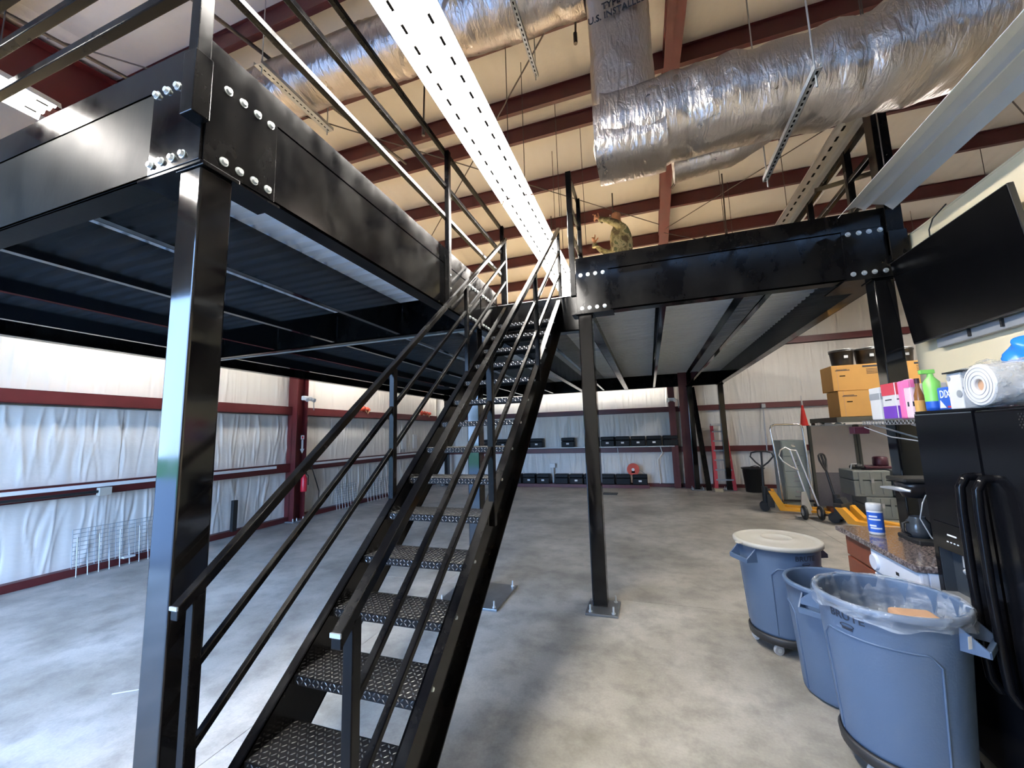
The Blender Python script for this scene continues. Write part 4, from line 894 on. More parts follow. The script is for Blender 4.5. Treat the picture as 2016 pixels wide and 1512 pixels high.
# ================================================================== TRASH CANS
def trash_can(cx, cy, R0, H, dolly, lab, hang, seed=0, name='trash_can'):
    z0 = .13 if dolly else .004; t = thing(name, lab, 'trash can', (cx, cy, 0), 'round blue-grey trash cans')
    Rb = R0*.80; Rt = R0*.965
    def rad(z): return Rb+(Rt-Rb)*(z/H)
    n = 56
    prof = [(0, 0), (Rb-.02, 0), (Rb, .012)]+[(rad(z), z) for z in np.linspace(.03, H*.955, 10)]+[(R0-.002, H*.957), (R0, H*.965), (R0+.002, H*.985), (R0-.004, H), (Rt-.012, H), (Rt-.016, H*.985)]+[(rad(z)-.008, z) for z in (H*.9, H*.5, .03)]+[(0, .025)]
    b = MB(); b.lathe((cx, cy, z0), prof, n); b.build('body', 'can', t)
    # raised panel outlines, one on each quarter
    def P3(a, z, o=.001): r = rad(z)+o; return (cx+r*math.cos(a), cy+r*math.sin(a), z0+z)
    for k in range(2):
        ac = hang+math.pi/2+k*math.pi; w_ = math.radians(50); pts = [P3(ac-w_, .03)]
        pts += [P3(ac-w_, z) for z in np.linspace(.06, H*.70, 8)]+[P3(ac-w_+math.radians(7), H*.755)]+[P3(ac-w_+math.radians(10)+(2*w_-math.radians(20))*i/10, H*.77) for i in range(11)]+[P3(ac+w_-math.radians(7), H*.755)]+[P3(ac+w_, z) for z in np.linspace(H*.70, .06, 8)]+[P3(ac+w_, .03)]
        MB().tube(pts, .0055, 6).build('panel_rib', 'can', t)
    for k in range(2):
        a = hang+k*math.pi; w_ = math.radians(21); zt_, zb_ = H*.955, H*.80
        b = MB(); o = .062
        for sgn in (-1, 1):
            aa = a+sgn*w_; dirv = Vector((math.cos(a), math.sin(a), 0)); tan = Vector((-math.sin(a), math.cos(a), 0))
            p0 = Vector(P3(aa, zt_, -.004)); p1 = Vector(P3(aa, zb_, -.004)); p2 = Vector((cx, cy, z0+zb_))+dirv*(R0+o-.012)+tan*sgn*R0*math.sin(w_)*.92
            e = tan*.006
            b.add([p0-e, p1-e, p2-e, p2-e+Vector((0, 0, .028)), p0+e, p1+e, p2+e, p2+e+Vector((0, 0, .028))], [(0,1,2,3),(7,6,5,4),(0,4,5,1),(1,5,6,2),(2,6,7,3),(3,7,4,0)])
        q0 = Vector((cx, cy, z0+zb_+.014))+dirv*(R0+o-.018)-tan*R0*math.sin(w_)*.92; q1 = q0+tan*2*R0*math.sin(w_)*.92
        b.bar(q0, q1, .020, .034); b.build('handle', 'can', t, bevel=.003)
    if dolly:
        b = MB(); b.lathe((cx, cy, .07), [(0, 0), (Rb-.02, 0), (Rb+.012, .015), (Rb+.018, .06), (Rb+.006, .075), (Rb+.004, .066), (0, .055)], 40); b.build('dolly', 'dolly', t)
        for k in range(5):
            a = hang+.62+k*2*math.pi/5; px, py = cx+(Rb-.035)*math.cos(a), cy+(Rb-.035)*math.sin(a); wa = a+.9
            d = Vector((math.cos(wa), math.sin(wa), 0)); pc = Vector((px, py, .036))
            c = MB().cyl(pc-d*.011, pc+d*.011, .036, n=20).build('caster', 'wheel', t)
            MB().cyl(pc-d*.014, pc+d*.014, .016, n=14).bar(pc+Vector((0, 0, 0)), pc+Vector((0, 0, .045)), .036, .02, d).build('caster_fork', 'bolt', c, org=ORG[t.name])
    return t, P3, z0
def brute(t, cx, cy, z0, H, P3, ang):
    cw = math.cos
    def fn(x, y, z, zc=H*.885): a = ang+x/.32; return P3(a, zc+y, .002+z)
    text_mesh('BRUTE', .052, 'lettering', 'print', t, lambda x, y, z: fn(x*1.15, y+.006, z))
    b = MB(); q = [P3(ang+s*.03/.32*1.0, H*.835-abs(0), .003) for s in (-1, 1)]
    b.tube([P3(ang+.034/.32*math.cos(k), H*.835+.010*math.sin(k), .0035) for k in [2*math.pi*i/16 for i in range(16)]], .002, 5, closed=True)
    b.grid(lambda u, v: P3(ang+(u-.5)*.055/.32, H*.805+v*.016, .003), 6, 1)
    b.build('drum_mark', 'print', t)
C1, C2, C3 = (.94, 3.97), (1.125, 3.385), (1.135, 2.77)
H1 = .69
t1, P1, z1 = trash_can(*C1, .305, H1, True, 'blue-grey trash can with a beige lid on wheels, farthest of three', math.radians(205))
brute(t1, *C1, z1, H1, P1, math.radians(294))
b = MB(); b.lathe((C1[0], C1[1], z1+H1), [(.306, -.022), (.318, -.022), (.320, .0), (.314, .010), (.296, .013), (.286, .004), (.26, .004), (.19, .009), (.125, .009), (.118, .018), (.108, .018), (.10, .011), (0, .011)], 56); ld1 = b.build('lid', 'lid', t1)
for a in (205, 25): MB().bar((C1[0]+.31*math.cos(math.radians(a)), C1[1]+.31*math.sin(math.radians(a)), z1+H1-.004), (C1[0]+.352*math.cos(math.radians(a)), C1[1]+.352*math.sin(math.radians(a)), z1+H1-.006), .05, .010).build('lid_tab', 'lid', ld1, org=ORG[t1.name], bevel=.003)
t2, P2, z2 = trash_can(*C2, .303, .70, False, 'blue-grey open trash can without wheels, the middle of three', math.radians(233))
t3, P3_, z3 = trash_can(*C3, .315, .72, True, 'blue-grey trash can with clear liner, nearest of three, beside refrigerator', math.radians(322))
brute(t3, *C3, z3, .72, P3_, math.radians(214))
MB().prism([(-.011, -.028), (.011, -.028), (.011, .028), (-.011, .028)], lambda a, c: tuple(Vector(P3_(math.radians(322-24)+a/.35, .655-.02+c, .045))), lambda a, c: tuple(Vector(P3_(math.radians(322-24)+a/.35, .655-.02+c, .0455)))).build('sticker', 'labelw', t3)
# liner and cardboard inside the near can
c3x, c3y = C3; HB = z3+.72
t = thing('bin_liner', 'clear plastic bin liner draped over the rim of the nearest trash can', 'bin liner', (c3x, c3y, HB))
def lin(u, v):
    a = u*2*math.pi; w_ = .010*math.sin(a*13+v*3)+.008*math.sin(a*29+1)
    prof = [(.3245, -.06), (.3235, -.03), (.3215, -.002), (.313, .008), (.300, .004), (.285, -.05), (.27, -.12), (.24, -.18), (.12, -.22), (0, -.23)]
    x = v*(len(prof)-1); i = min(int(x), len(prof)-2); f = x-i; r = prof[i][0]*(1-f)+prof[i+1][0]*f; z_ = prof[i][1]*(1-f)+prof[i+1][1]*f
    r += w_*(.12 if i < 4 else 1.0)*(r > .02); z_ += (.012*math.sin(a*5+2)+.006*math.sin(a*11)) * (1 if i < 1 or i > 5 else .1)
    return (c3x+r*math.cos(a), c3y+r*math.sin(a), HB+z_)
b = MB(); b.grid(lin, 120, 27); b.build('liner', 'liner', t)
tag(MB().box(c3x-.02, c3x+.16, c3y-.16, c3y-.03, HB-.20, HB-.05).build('cardboard_scrap', 'cardin', None, org=(c3x, c3y, HB-.2), bevel=.02), 'brown cardboard piece lying in the nearest trash can', 'cardboard')
# ================================================================== BACK RIGHT CORNER
# filing cabinet
t = thing('filing_cabinet', 'green-grey four-drawer filing cabinet against the divider', 'filing cabinet', (3.0, 10.9, 0))
MB().box(2.80, 3.26, 10.62, 11.3, 0, 1.43).build('body', 'cab', t, bevel=.004)
for k in range(4):
    z0 = .08+k*.335; d = MB().box(2.815, 3.245, 10.602, 10.62, z0, z0+.32).build('drawer', 'cab', t, bevel=.004)
    MB().box(2.99, 3.07, 10.595, 10.602, z0+.20, z0+.25).build('label_holder', 'silver', d, org=ORG[t.name]); MB().bar((2.97, 10.592, z0+.12), (3.10, 10.592, z0+.12), .02, .02).build('handle', 'silver', d, org=ORG[t.name])
# tall chrome arch cart
t = thing('panel_cart', 'tall chrome tube arch cart standing around the filing cabinet', 'cart', (2.85, 10.3, 0))
MB().tube([(2.66, 10.35, .12), (2.62, 10.35, 1.0), (2.56, 10.35, 1.68), (2.58, 10.35, 1.76), (2.66, 10.35, 1.79), (3.08, 10.35, 1.79), (3.15, 10.35, 1.76), (3.17, 10.35, 1.68), (3.24, 10.35, .12)], .022, 10).build('arch', 'chrome', t)
MB().bar((2.64, 10.35, .15), (3.26, 10.35, .15), .04, .04).build('base_bar', 'rubber', t)
for x in (2.66, 3.24): MB().cyl((x-.015, 10.35, .05), (x+.015, 10.35, .05), .05, n=16).build('wheel', 'rubber', t)
# office divider panels
def divider(x0, x1, lab):
    t = thing('office_divider', lab, 'divider', ((x0+x1)/2, 10.45, 0), 'beige and taupe office dividers')
    MB().box(x0, x1, 10.43, 10.49, .74, 1.73).build('upper_panel', 'beige', t); MB().box(x0, x1, 10.43, 10.49, .04, .735).build('lower_panel', 'brownp', t); MB().box(x0, x1, 10.42, 10.50, 1.73, 1.75).build('top_rail', 'grey', t)
    for x in (x0, x1): MB().box(x-.025, x+.025, 10.42, 10.50, 0, 1.75).build('post', 'olive', t)
divider(3.32, 4.12, 'left office divider with beige top and taupe base, behind the hand truck'); divider(4.18, 5.3, 'right office divider with beige top, behind the grey cases')
# high shelf with board, boxes, black tubs
t = thing('storage_rack', 'tall storage rack behind the dividers carrying the big orange cartons', 'shelf', (4.4, 10.0, 0))
for x in (3.62, 5.35):
    for y in (10.56, 11.1): MB().box(x-.03, x+.03, y-.03, y+.03, 0, 1.80).build('upright', 'olive', t)
MB().box(3.58, 5.4, 9.72, 11.15, 1.80, 1.90).build('deck_board', 'olive', t)
def carton(x0, x1, y0, z0, lab, h=.525, gr='large orange-tan cartons on the rack'):
    t = thing('carton', lab, 'carton', ((x0+x1)/2, y0+.25, z0), gr); MB().box(x0, x1, y0, y0+.55, z0, z0+h-.006).build('box', 'card', t, bevel=.006)
    w_ = x1-x0
    b = MB(); b.box(x0+w_*.56, x0+w_*.84, y0-.002, y0, z0+h-.07, z0+h-.035); [b.box(x0+w_*.62, x0+w_*.82, y0-.002, y0, z0+h-.115-i*.030, z0+h-.105-i*.030) for i in range(4)]
    b.box(x0+w_*.07, x0+w_*.33, y0-.002, y0, z0+h-.12, z0+h-.105); b.box(x0+w_*.09, x0+w_*.28, y0-.002, y0, z0+h-.10, z0+h-.090); b.build('print', 'print', t)
    MB().box(x0+w_*.14, x0+w_*.24, y0-.003, y0, z0+h-.235, z0+h-.215).build('hand_hole', 'dark', t); MB().box(x0+.085, x0+.092, y0-.0015, y0, z0, z0+h-.006).build('fold_line', 'cardin', t)
carton(3.68, 4.62, 9.78, 1.905, 'large orange-tan carton under the black tubs, lower of the left stack'); carton(3.62, 4.56, 9.80, 2.432, 'large orange-tan carton under the black tubs, upper of the left stack')
carton(4.72, 5.24, 9.78, 1.905, 'orange-tan carton glimpsed right of the black column, lower'); carton(4.68, 5.20, 9.80, 2.432, 'orange-tan carton glimpsed right of the black column, upper')
def tub(x, y, z0, r, h, lab):
    t = thing('tub', lab, 'tub', (x, y, z0), 'black tubs on the cartons'); MB().lathe((x, y, z0), [(0, 0), (r*.86, 0), (r*.9, h*.1), (r, h*.86), (r*1.06, h*.87), (r*1.06, h*.95), (r*.98, h*.96), (r*.98, h), (0, h)], 28).build('body', 'bins', t)
    MB().tube([(x+r*1.04*math.cos(a), y+r*1.04*math.sin(a), z0+h*1.02) for a in [k/14*2*math.pi for k in range(14)]], .008, 6, closed=True).build('rim_wire', 'galv', t)
    MB().box(x-.035, x+.035, y-r-.003, y-r+.02, z0+h*.45, z0+h*.62).build('label', 'galv', t)
tub(3.92, 10.05, 2.955, .20, .33, 'black round tub, left of the two on the orange cartons'); tub(4.35, 10.05, 2.955, .20, .33, 'black round tub, nearer the column on the orange cartons'); tub(4.92, 10.05, 2.955, .18, .28, 'black round tub glimpsed right of the black column')
t = thing('traffic_cone', 'red traffic cone with a white tip on top of the divider', 'cone', (3.24, 10.46, 1.75)); MB().lathe((3.25, 10.46, 1.752), [(.075, 0), (.07, .06), (.018, .45)], 20).build('cone', 'cone', t); MB().lathe((3.25, 10.46, 1.752), [(.018, .45), (.009, .66), (0, .665)], 12).build('tip', 'paper', t); MB().box(3.17, 3.33, 10.42, 10.50, 1.750, 1.765).build('foot', 'cone', t)
rn = random.Random(4)
for i, (x, lab) in enumerate(((3.12, 'crumpled white cloth on the divider left of the red cone'), (3.62, 'white paper scrap on the divider right of the red cone'), (3.86, 'white flattened wrapper lying beside the cartons'))):
    b = MB(); b.grid(lambda u, v: (x+(u-.5)*.26, 10.44+(v-.5)*.07+.03, 1.757+.05*abs(math.sin(u*5+i)*math.sin(v*3.1))), 10, 5); tag(b.build('scrap', 'paper', None, org=(x, 10.46, 1.75)), lab, 'paper')
# pallet jacks
def pallet_jack(name, lab, px, py, hx, hz, ang, hw, lean, L=1.05, ht=.42):
    t = thing('pallet_jack', lab, 'pallet jack', (0, 0, 0), 'yellow pallet jacks with black handles')
    b = MB()
    for s in (-.19, .19):
        f = MB(); f.prism([(.05, ht), (.17, ht), (.33, .11), (L, .075), (L, .045), (.22, .05)], lambda a, c: (a, s-.075, c), lambda a, c: (a, s+.075, c)); f.build('fork', 'yellow', t, bevel=.004)
    MB().box(.02, .14, -.22, .22, .10, .36).prism([(.02, .36), (.14, .36), (.10, .44), (.04, .44)], lambda a, c: (a, -.12, c), lambda a, c: (a, .12, c)).build('head_frame', 'rubber', t)
    MB().cyl((.0, 0, .12), (.0, 0, .50), .055, n=16).build('pump', 'rubber', t)
    for s in (-.09, .09): MB().cyl((-.03, s-.025, .09), (-.03, s+.025, .09), .09, n=20).build('wheel', 'rubber', t)
    for s in (-.19, .19): MB().cyl((.92, s-.05, .042), (.92, s+.05, .042), .04, n=12).build('roller', 'rubber', t)
    d = Vector((-math.sin(lean), 0, math.cos(lean))); p0 = Vector((-.02, 0, .42)); p1 = p0+d*.48
    MB().tube([p0, p1], .022, 10).build('handle_bar', 'blackm', t)
    V_ = (lambda v: Vector((v, 0, 0))) if hz else (lambda v: Vector((0, v, 0)))
    lp = [p1, p1+V_(-hw*.55)+d*.10, p1+V_(-hw)+d*.22, p1+V_(-hw*.9)+d*.30, p1+V_(-hw*.4)+d*.33, p1+V_(hw*.4)+d*.33, p1+V_(hw*.9)+d*.30, p1+V_(hw)+d*.22, p1+V_(hw*.55)+d*.10, p1]
    MB().tube(lp, .017, 8).tube([p1, p1+d*.32], .02, 8).build('handle_loop', 'blackm', t)
    t.location = (px, py, 0); t.rotation_euler = (0, 0, ang); return t
pallet_jack('a', 'pallet jack in front of the filing cabinet, forks pointing right', 2.24, 9.95, 0, 1, math.radians(-10), .21, math.radians(-2))
pallet_jack('b', 'pallet jack beside the grey cases, nearer the counter', 3.14, 8.95, 0, 0, math.radians(-40), .13, math.radians(10), .85, .30)
# hand truck
t = thing('hand_truck', 'silver hand truck with looped handle between the two pallet jacks', 'hand truck', (2.78, 9.25, 0))
for dx in (0, .14): MB().tube([(2.80+dx, 9.15, .16), (2.60+dx*.7, 9.30, 1.28)], .016, 8).build('rail', 'alu', t)
MB().tube([(2.60, 9.30, 1.28), (2.52, 9.30, 1.335), (2.42, 9.27, 1.28), (2.38, 9.24, 1.18), (2.43, 9.2, 1.07), (2.55, 9.2, .97), (2.68, 9.24, .90)], .015, 8).tube([(2.60, 9.30, 1.28), (2.70, 9.30, 1.27)], .015, 8).build('loop_handle', 'alu', t)
MB().prism([(0, .12), (.16, .10), (.10, .52), (.03, .50)], lambda a, c: (2.62+a, 9.10, c), lambda a, c: (2.62+a, 9.13, c)).build('wheel_guard', 'galv', t); MB().box(2.58, 2.94, 9.22, 9.42, .02, .03).build('toe_plate', 'galv', t)
for x in (2.66, 2.92):
    w_ = MB().tube([(x+.0, 9.08+.098*math.cos(a), .135+.098*math.sin(a)) for a in [k/20*2*math.pi for k in range(20)]], .035, 10, closed=True).build('tyre', 'rubber', t); MB().cyl((x-.03, 9.08, .135), (x+.03, 9.08, .135), .062, n=18).build('hub', 'galv', w_, org=ORG[t.name])
t_l = t; t.rotation_euler = (0, 0, 0)
# hard cases
def hcase(x0, x1, y0, y1, z0, z1, lab):
    t = thing('transit_case', lab, 'case', ((x0+x1)/2, (y0+y1)/2, z0), 'grey-green transit cases'); zm = z0+(z1-z0)*.62
    MB().box(x0, x1, y0, y1, z0, zm-.004).build('body', 'case', t, bevel=.02); MB().box(x0, x1, y0, y1, zm+.004, z1).build('lid', 'case', t, bevel=.02)
    for k in range(3):
        x = x0+(x1-x0)*(.2+.3*k); MB().box(x-.03, x+.03, y0-.012, y0, z0+.05, z1-.03).build('rib', 'case', t, bevel=.005)
    MB().box((x0+x1)/2-.02, (x0+x1)/2+.02, y0-.02, y0-.012, zm-.04, zm+.04).build('latch', 'silver', t)
hcase(3.74, 4.22, 9.35, 9.95, .0, .40, 'grey-green transit case, lower one by the pallet jack'); hcase(3.58, 4.16, 9.35, 9.95, .402, .88, 'grey-green transit case stacked on top, left'); hcase(4.24, 4.75, 9.3, 9.95, 0, .42, 'grey-green transit case, lower right'); hcase(4.18, 4.75, 9.3, 9.95, .422, .90, 'grey-green transit case, upper right behind the counter')
tag(MB().box(3.86, 4.30, 9.5, 9.9, .905, .945).build('folder', 'maroon', None, org=(4.1, 9.7, .9), bevel=.006), 'dark red folder lying on the grey-green cases', 'folder')
t = thing('tool_bag', 'black bag of straps and cables on the left grey-green case', 'bag', (3.72, 9.6, .885)); rn = random.Random(9)
b = MB(); [b.ball((3.66+rn.uniform(0, .16), 9.55+rn.uniform(0, .12), .93+rn.uniform(0, .03)), (.06, .06, .045), 8, 6) for _ in range(6)]; b.build('bag', 'rubber', t); MB().tube([(3.60, 9.45, .90), (3.62, 9.44, 1.0), (3.70, 9.44, 1.0)], .012, 6).build('strap', 'alu', t)
t = thing('helmet_bucket', 'maroon plastic container on the dark red folder', 'container', (4.2, 9.7, .947)); MB().lathe((4.18, 9.7, .947), [(0, 0), (.11, 0), (.12, .03), (.115, .15), (.10, .17), (0, .18)], 20).build('body', 'maroon', t)
# black trash can, cord, junk by the back wall
t = thing('trash_can', 'black trash can by the back wall beside the filing cabinet', 'trash can', (2.62, 12.7, 0)); MB().lathe((2.62, 12.7, 0), [(0, 0), (.21, 0), (.26, .62), (.285, .62), (.285, .65), (.25, .65), (.2, .05), (0, .05)], 28).build('body', 'bins', t); MB().tube([(2.50, 12.42, .62), (2.52, 12.40, .70), (2.62, 12.39, .72), (2.70, 12.40, .70), (2.72, 12.42, .62)], .012, 6).build('handle', 'rubber', t)
# stepladder
t = thing('stepladder', 'red fibreglass stepladder leaning at the back wall', 'ladder', (1.95, 13.1, 0))
for s in (-1, 1): MB().bar((1.93+s*.23, 12.75, 0), (1.93+s*.17, 13.2, 1.82), .03, .09, (1, 0, 0)).build('side_rail', 'ladred', t); MB().bar((1.93+s*.22, 13.36, 0), (1.93+s*.17, 13.24, 1.80), .03, .03).build('rear_rail', 'ladred', t)
for k in range(6): z = .28+k*.27; y = 12.75+.45*z/1.82; w_ = .23-.06*z/1.82; MB().box(1.93-w_, 1.93+w_, y-.04, y+.04, z, z+.035).build('step', 'grey', t)
MB().box(1.74, 2.12, 13.12, 13.32, 1.82, 1.88).build('top_cap', 'alu', t, bevel=.01)
t = thing('wood_block', 'small pale wooden block on the floor below the stepladder', 'block', (1.72, 12.6, 0)); MB().box(1.62, 1.82, 12.5, 12.62, 0, .09).build('block', 'plywood', t)
tag(MB().box(3.30, 3.70, 9.75, 9.95, 0, .12).build('floor_board', 'wood', None, org=(3.5, 9.8, 0)), 'reddish board lying on the floor behind the pallet jack', 'board')
tag(MB().box(3.34, 3.72, 9.60, 9.70, 0, .05).build('floor_rail', 'alu', None, org=(3.5, 9.65, 0)), 'thin aluminium strip on the floor beside the hand truck', 'strip')
# leaning black steel by the tapered column
t = thing('leaning_channel', 'black steel channel leaning in front of the tapered red column', 'steel channel', (1.2, 13.0, 0))
MB().bar((1.62-.12, 12.75, 0), (1.30, 13.1, 3.0), .14, .012, (0, 1, 0)).build('web', 'black', t); MB().bar((1.44, 12.72, 0), (1.24, 13.07, 3.0), .012, .06, (0, 1, 0)).bar((1.56, 12.72, 0), (1.36, 13.07, 3.0), .012, .06, (0, 1, 0)).build('flanges', 'black', t)
# conduits and boxes on the back wall
def conduit(name, lab, pts, r, box=None, m='galv', cat='conduit', bm_='grey'):
    t = thing(name, lab, cat, pts[0]); MB().tube(pts, r, 6).build('tube', m, t)
    if box: c, h = box; MB().box(c[0]-h[0], c[0]+h[0], c[1]-h[1], c[1]+h[1], c[2]-h[2], c[2]+h[2]).build('box', bm_, t, bevel=.004)
conduit('conduit', 'thin conduit running down the back wall beside the chrome cart', [(3.20, YW-.03, 2.32), (3.18, YW-.03, 1.0)], .018, ((3.20, YW-.05, 2.36), (.05, .04, .06)))
conduit('conduit', 'white conduit between the lower black cases on the back wall', [(-3.15, YW-.04, 0.02), (-3.15, YW-.04, .62)], .035, ((-3.15, YW-.06, .66), (.09, .05, .07)), 'white', 'conduit', 'white')
conduit('conduit', 'conduit with an elbow at the right end of the case shelf', [(.30, YW-.03, 1.22), (.34, YW-.04, 1.05), (.18, YW-.04, .82), (.22, YW-.04, .1)], .018, None, 'white')
conduit('cord', 'pale cord hanging from the case shelf to the floor', [(-1.00, YW-.03, 1.2), (-.95, YW-.2, .5), (-.92, YW-.3, .06), (-.80, YW-.3, .25), (-.72, YW-.2, .45)], .012, None, 'white')
def emergency(x, y, z, ax, lab):
    t = thing('emergency_light', lab, 'light fixture', (x, y, z)); d = Vector(ax); s = Vector((-d.y, d.x, 0))
    b = MB(); c = Vector((x, y, z)); b.bar(c-s*.13, c+s*.13, .09, .10, (0, 0, 1)); b.build('housing', 'labelw', t, bevel=.02)
    for q in (-.09, .09): MB().cyl(c+s*q+Vector((0, 0, -.02))+d*.04, c+s*q*1.1+d*.12+Vector((0, 0, -.05)), .035, .045, n=14).build('lamp_head', 'labelw', t)
    MB().tube([c+s*.13, c+s*.19+Vector((0, 0, -.02)), c+s*.20+Vector((0, 0, -.26))], .010, 6).build('test_cord', 'grey', t)
emergency(.70, YW-.32, 2.66, (0, -1, 0), 'white twin emergency light on the slim red column, back wall'); emergency(XW+.22, 7.05, 2.68, (1, 0, 0), 'white twin emergency light on the red column, left wall')
# hose reel
t = thing('hose_reel', 'orange-red hose reel with white hub on the back wall', 'hose reel', (-.55, YW-.25, .56)); c = (-.55, YW-.25, .55)
for y in (-.06, .06): MB().cyl((c[0], c[1]+y-.006, c[2]), (c[0], c[1]+y+.006, c[2]), .185, n=32).build('flange', 'orange', t)
MB().cyl((c[0], c[1]-.06, c[2]), (c[0], c[1]+.06, c[2]), .10, n=24).build('drum', 'orange', t); MB().cyl((c[0], c[1]-.09, c[2]), (c[0], c[1]-.06, c[2]), .045, n=16).build('hub', 'labelw', t); MB().box(c[0]-.05, c[0]+.05, c[1]-.075, c[1]-.066, c[2]-.10, c[2]-.05).build('slot', 'dark', t)
MB().tube([(c[0]+.17, c[1], c[2]+.0), (c[0]+.35, c[1]+.05, .40)], .010, 6).build('hose', 'grey', t)
# cases on the back wall: upper shelf row and floor row
def bcase_proto(lbl):
    t = thing('equipment_case', 'x', 'case', (0, 0, 0)); w_, h, d = .43, .31, .26
    MB().box(-w_/2, w_/2, 0, d, 0, h*.62).build('body', 'case_b', t, bevel=.02); MB().box(-w_/2, w_/2, 0, d, h*.635, h).build('lid', 'case_b', t, bevel=.02)
    if lbl: MB().box(-.045, .045, -.004, .001, h*.28, h*.45).build('label', 'labelw', t)
    return t
pa, pb2 = bcase_proto(True), bcase_proto(False); ua = ub = False
def put_case(x, y, z, lbl, lab, g):
    global ua, ub
    src = pa if lbl else pb2; used = ua if lbl else ub
    if not used: src.location = (x, y, z); src['label'] = lab; src['group'] = g; o = src
    else: o = dup(src, (x, y, z), lab, None, g)
    if lbl: ua = True
    else: ub = True
ZC = 1.265; G1, G2 = 'black cases on the back wall ledge', 'black cases on the floor along the back wall'
for x, lb, lab in ((-3.64, 1, 'black case with white tag on the ledge, nearest the stair on its right'), (-2.57, 1, 'black case with white tag standing alone on the ledge, left of the black column'), (-1.29, 1, 'black case with white tag on the ledge, directly right of the black column'), (-.82, 1, 'black case with white tag on the ledge, second right of the column'), (-.35, 1, 'black case with white tag on the ledge, third right of the column'), (.12, 1, 'black case with white tag on the ledge, fourth right of the column'), (.60, 0, 'taller black case without tag at the right end of the ledge'), (-4.10, 0, 'black case without tag on the ledge, partly behind the staircase'), (-4.85, 1, 'black case with white tag on the ledge, seen through the stair rails, right one'), (-5.35, 1, 'black case with white tag on the ledge, seen through the stair rails, left one')):
    put_case(x, YW-.27, ZC, lb, lab, G1)
tag(MB().box(XW+.5, .70, YW-.30, YW-.01, 1.235, 1.26).build('ledge', 'white', None, org=(-3, YW-.1, 1.24)), 'narrow white ledge along the back wall under the black cases', 'shelf')
for x, lb, lab in ((-4.38, 0, 'black floor case without tag, beside the staircase'), (-3.90, 1, 'black floor case with white tag, left of the white conduit by two'), (-3.42, 1, 'black floor case with white tag, just left of the white conduit'), (-2.80, 0, 'black floor case without tag, just right of the white conduit'), (-2.32, 1, 'black floor case with white tag, second right of the white conduit'), (-1.86, 0, 'black floor case without tag, mostly behind the black column'), (-1.33, 0, 'black floor case without tag, just right of the black column'), (-.86, 0, 'black floor case without tag, left of the hose reel cord'), (-.36, 1, 'black floor case with white tag, under the hose reel')):
    put_case(x, YW-.42, .10, lb, lab, G2)
b = MB(); b.box(-4.7, -.1, YW-.45, YW-.15, 0, .098); tag(b.build('floor_plank', 'redwall', None, org=(-2.4, YW-.3, 0)), 'long low dark red plank under the floor row of cases', 'plank')
# ================================================================== LEFT WALL THINGS
tag(MB().box(XW+.002, XW+.03, FY+.2, 6.5, 1.165, 1.215).build('wire_raceway', 'white', None, org=(XW, 3, 1.25)), 'white raceway along the middle rail of the left wall, before the red column', 'raceway')
tag(MB().box(XW+.002, XW+.03, 7.5, 13.2, 1.165, 1.215).build('wire_raceway', 'white', None, org=(XW, 10, 1.25)), 'white raceway along the left wall beyond the red column', 'raceway')
conduit('conduit', 'grey pipe with a junction box under the left wall rail', [(XW+.06, FY+.3, 1.10), (XW+.06, 3.6, 1.105)], .02, ((XW+.06, 3.66, 1.10), (.04, .07, .055)), 'rubber', 'conduit', 'lid')
def grid_panel(y0, y1, z0, z1, ny, nz, lab, x=XW+.03):
    t = thing('wire_grid_panel', lab, 'wire grid', (x, (y0+y1)/2, z0), 'wire grid panels leaning on the left wall'); b = MB()
    for i in range(ny+1): y = y0+(y1-y0)*i/ny; b.tube([(x+.05, y, z0), (x, y, z1)], .004, 4)
    for j in range(nz+1): f = j/nz; b.tube([(x+.05*(1-f), y0, z0+(z1-z0)*f), (x+.05*(1-f), y1, z0+(z1-z0)*f)], .004, 4)
    b.build('wires', 'grey', t)
    b = MB(); [b.tube([(x+.07, y0+(y1-y0)*(.05+i*.125), .0), (x+.02, y0+(y1-y0)*(.05+i*.125), (z1-z0)*(.5 if i % 2 else .8)+z0)], .0055, 6) for i in range(8)]; b.build('stakes', 'paper', t)
grid_panel(3.38, 4.32, .12, .62, 12, 9, 'black wire grid panel with white stakes, nearest on the left wall'); grid_panel(8.15, 8.95, .12, .60, 10, 8, 'pale wire grid panel on the left wall, middle one', XW+.03); grid_panel(9.3, 10.35, .12, .58, 10, 8, 'pale wire grid panel with stakes on the left wall, farthest')
tag(MB().box(XW+.03, XW+.10, 5.56, 5.64, .10, .66).build('short_post', 'rubber', None, org=(XW+.06, 5.6, .1)), 'short black post standing against the left wall', 'post')
tag(MB().box(XW+.02, XW+.14, 3.92, 4.06, .101, .125).build('paper_scrap', 'paper', None, org=(XW+.08, 4, .1)), 'small white scrap on the base rail under the grid panel', 'paper')
t = thing('fire_extinguisher', 'red fire extinguisher hanging on the red column, left wall', 'extinguisher', (XW+.2, 7.03, .66)); MB().lathe((XW+.22, 7.04, .62), [(0, 0), (.06, 0), (.065, .02), (.065, .28), (.03, .35), (.02, .38)], 20).build('cylinder', 'redex', t); MB().box(XW+.18, XW+.28, 7.02, 7.06, 1.0, 1.04).build('valve', 'rubber', t); MB().tube([(XW+.22, 7.06, 1.02), (XW+.25, 7.13, .95), (XW+.25, 7.13, .75)], .01, 6).build('hose', 'rubber', t)
t = thing('extinguisher_sign', 'white arrow sign pointing down on the red column above the extinguisher', 'sign', (XW+.16, 7.01, 1.6)); b = MB(); f = lambda a, c: (XW+.145, 7.03+a, 1.45+c); g_ = lambda a, c: (XW+.148, 7.03+a, 1.45+c)
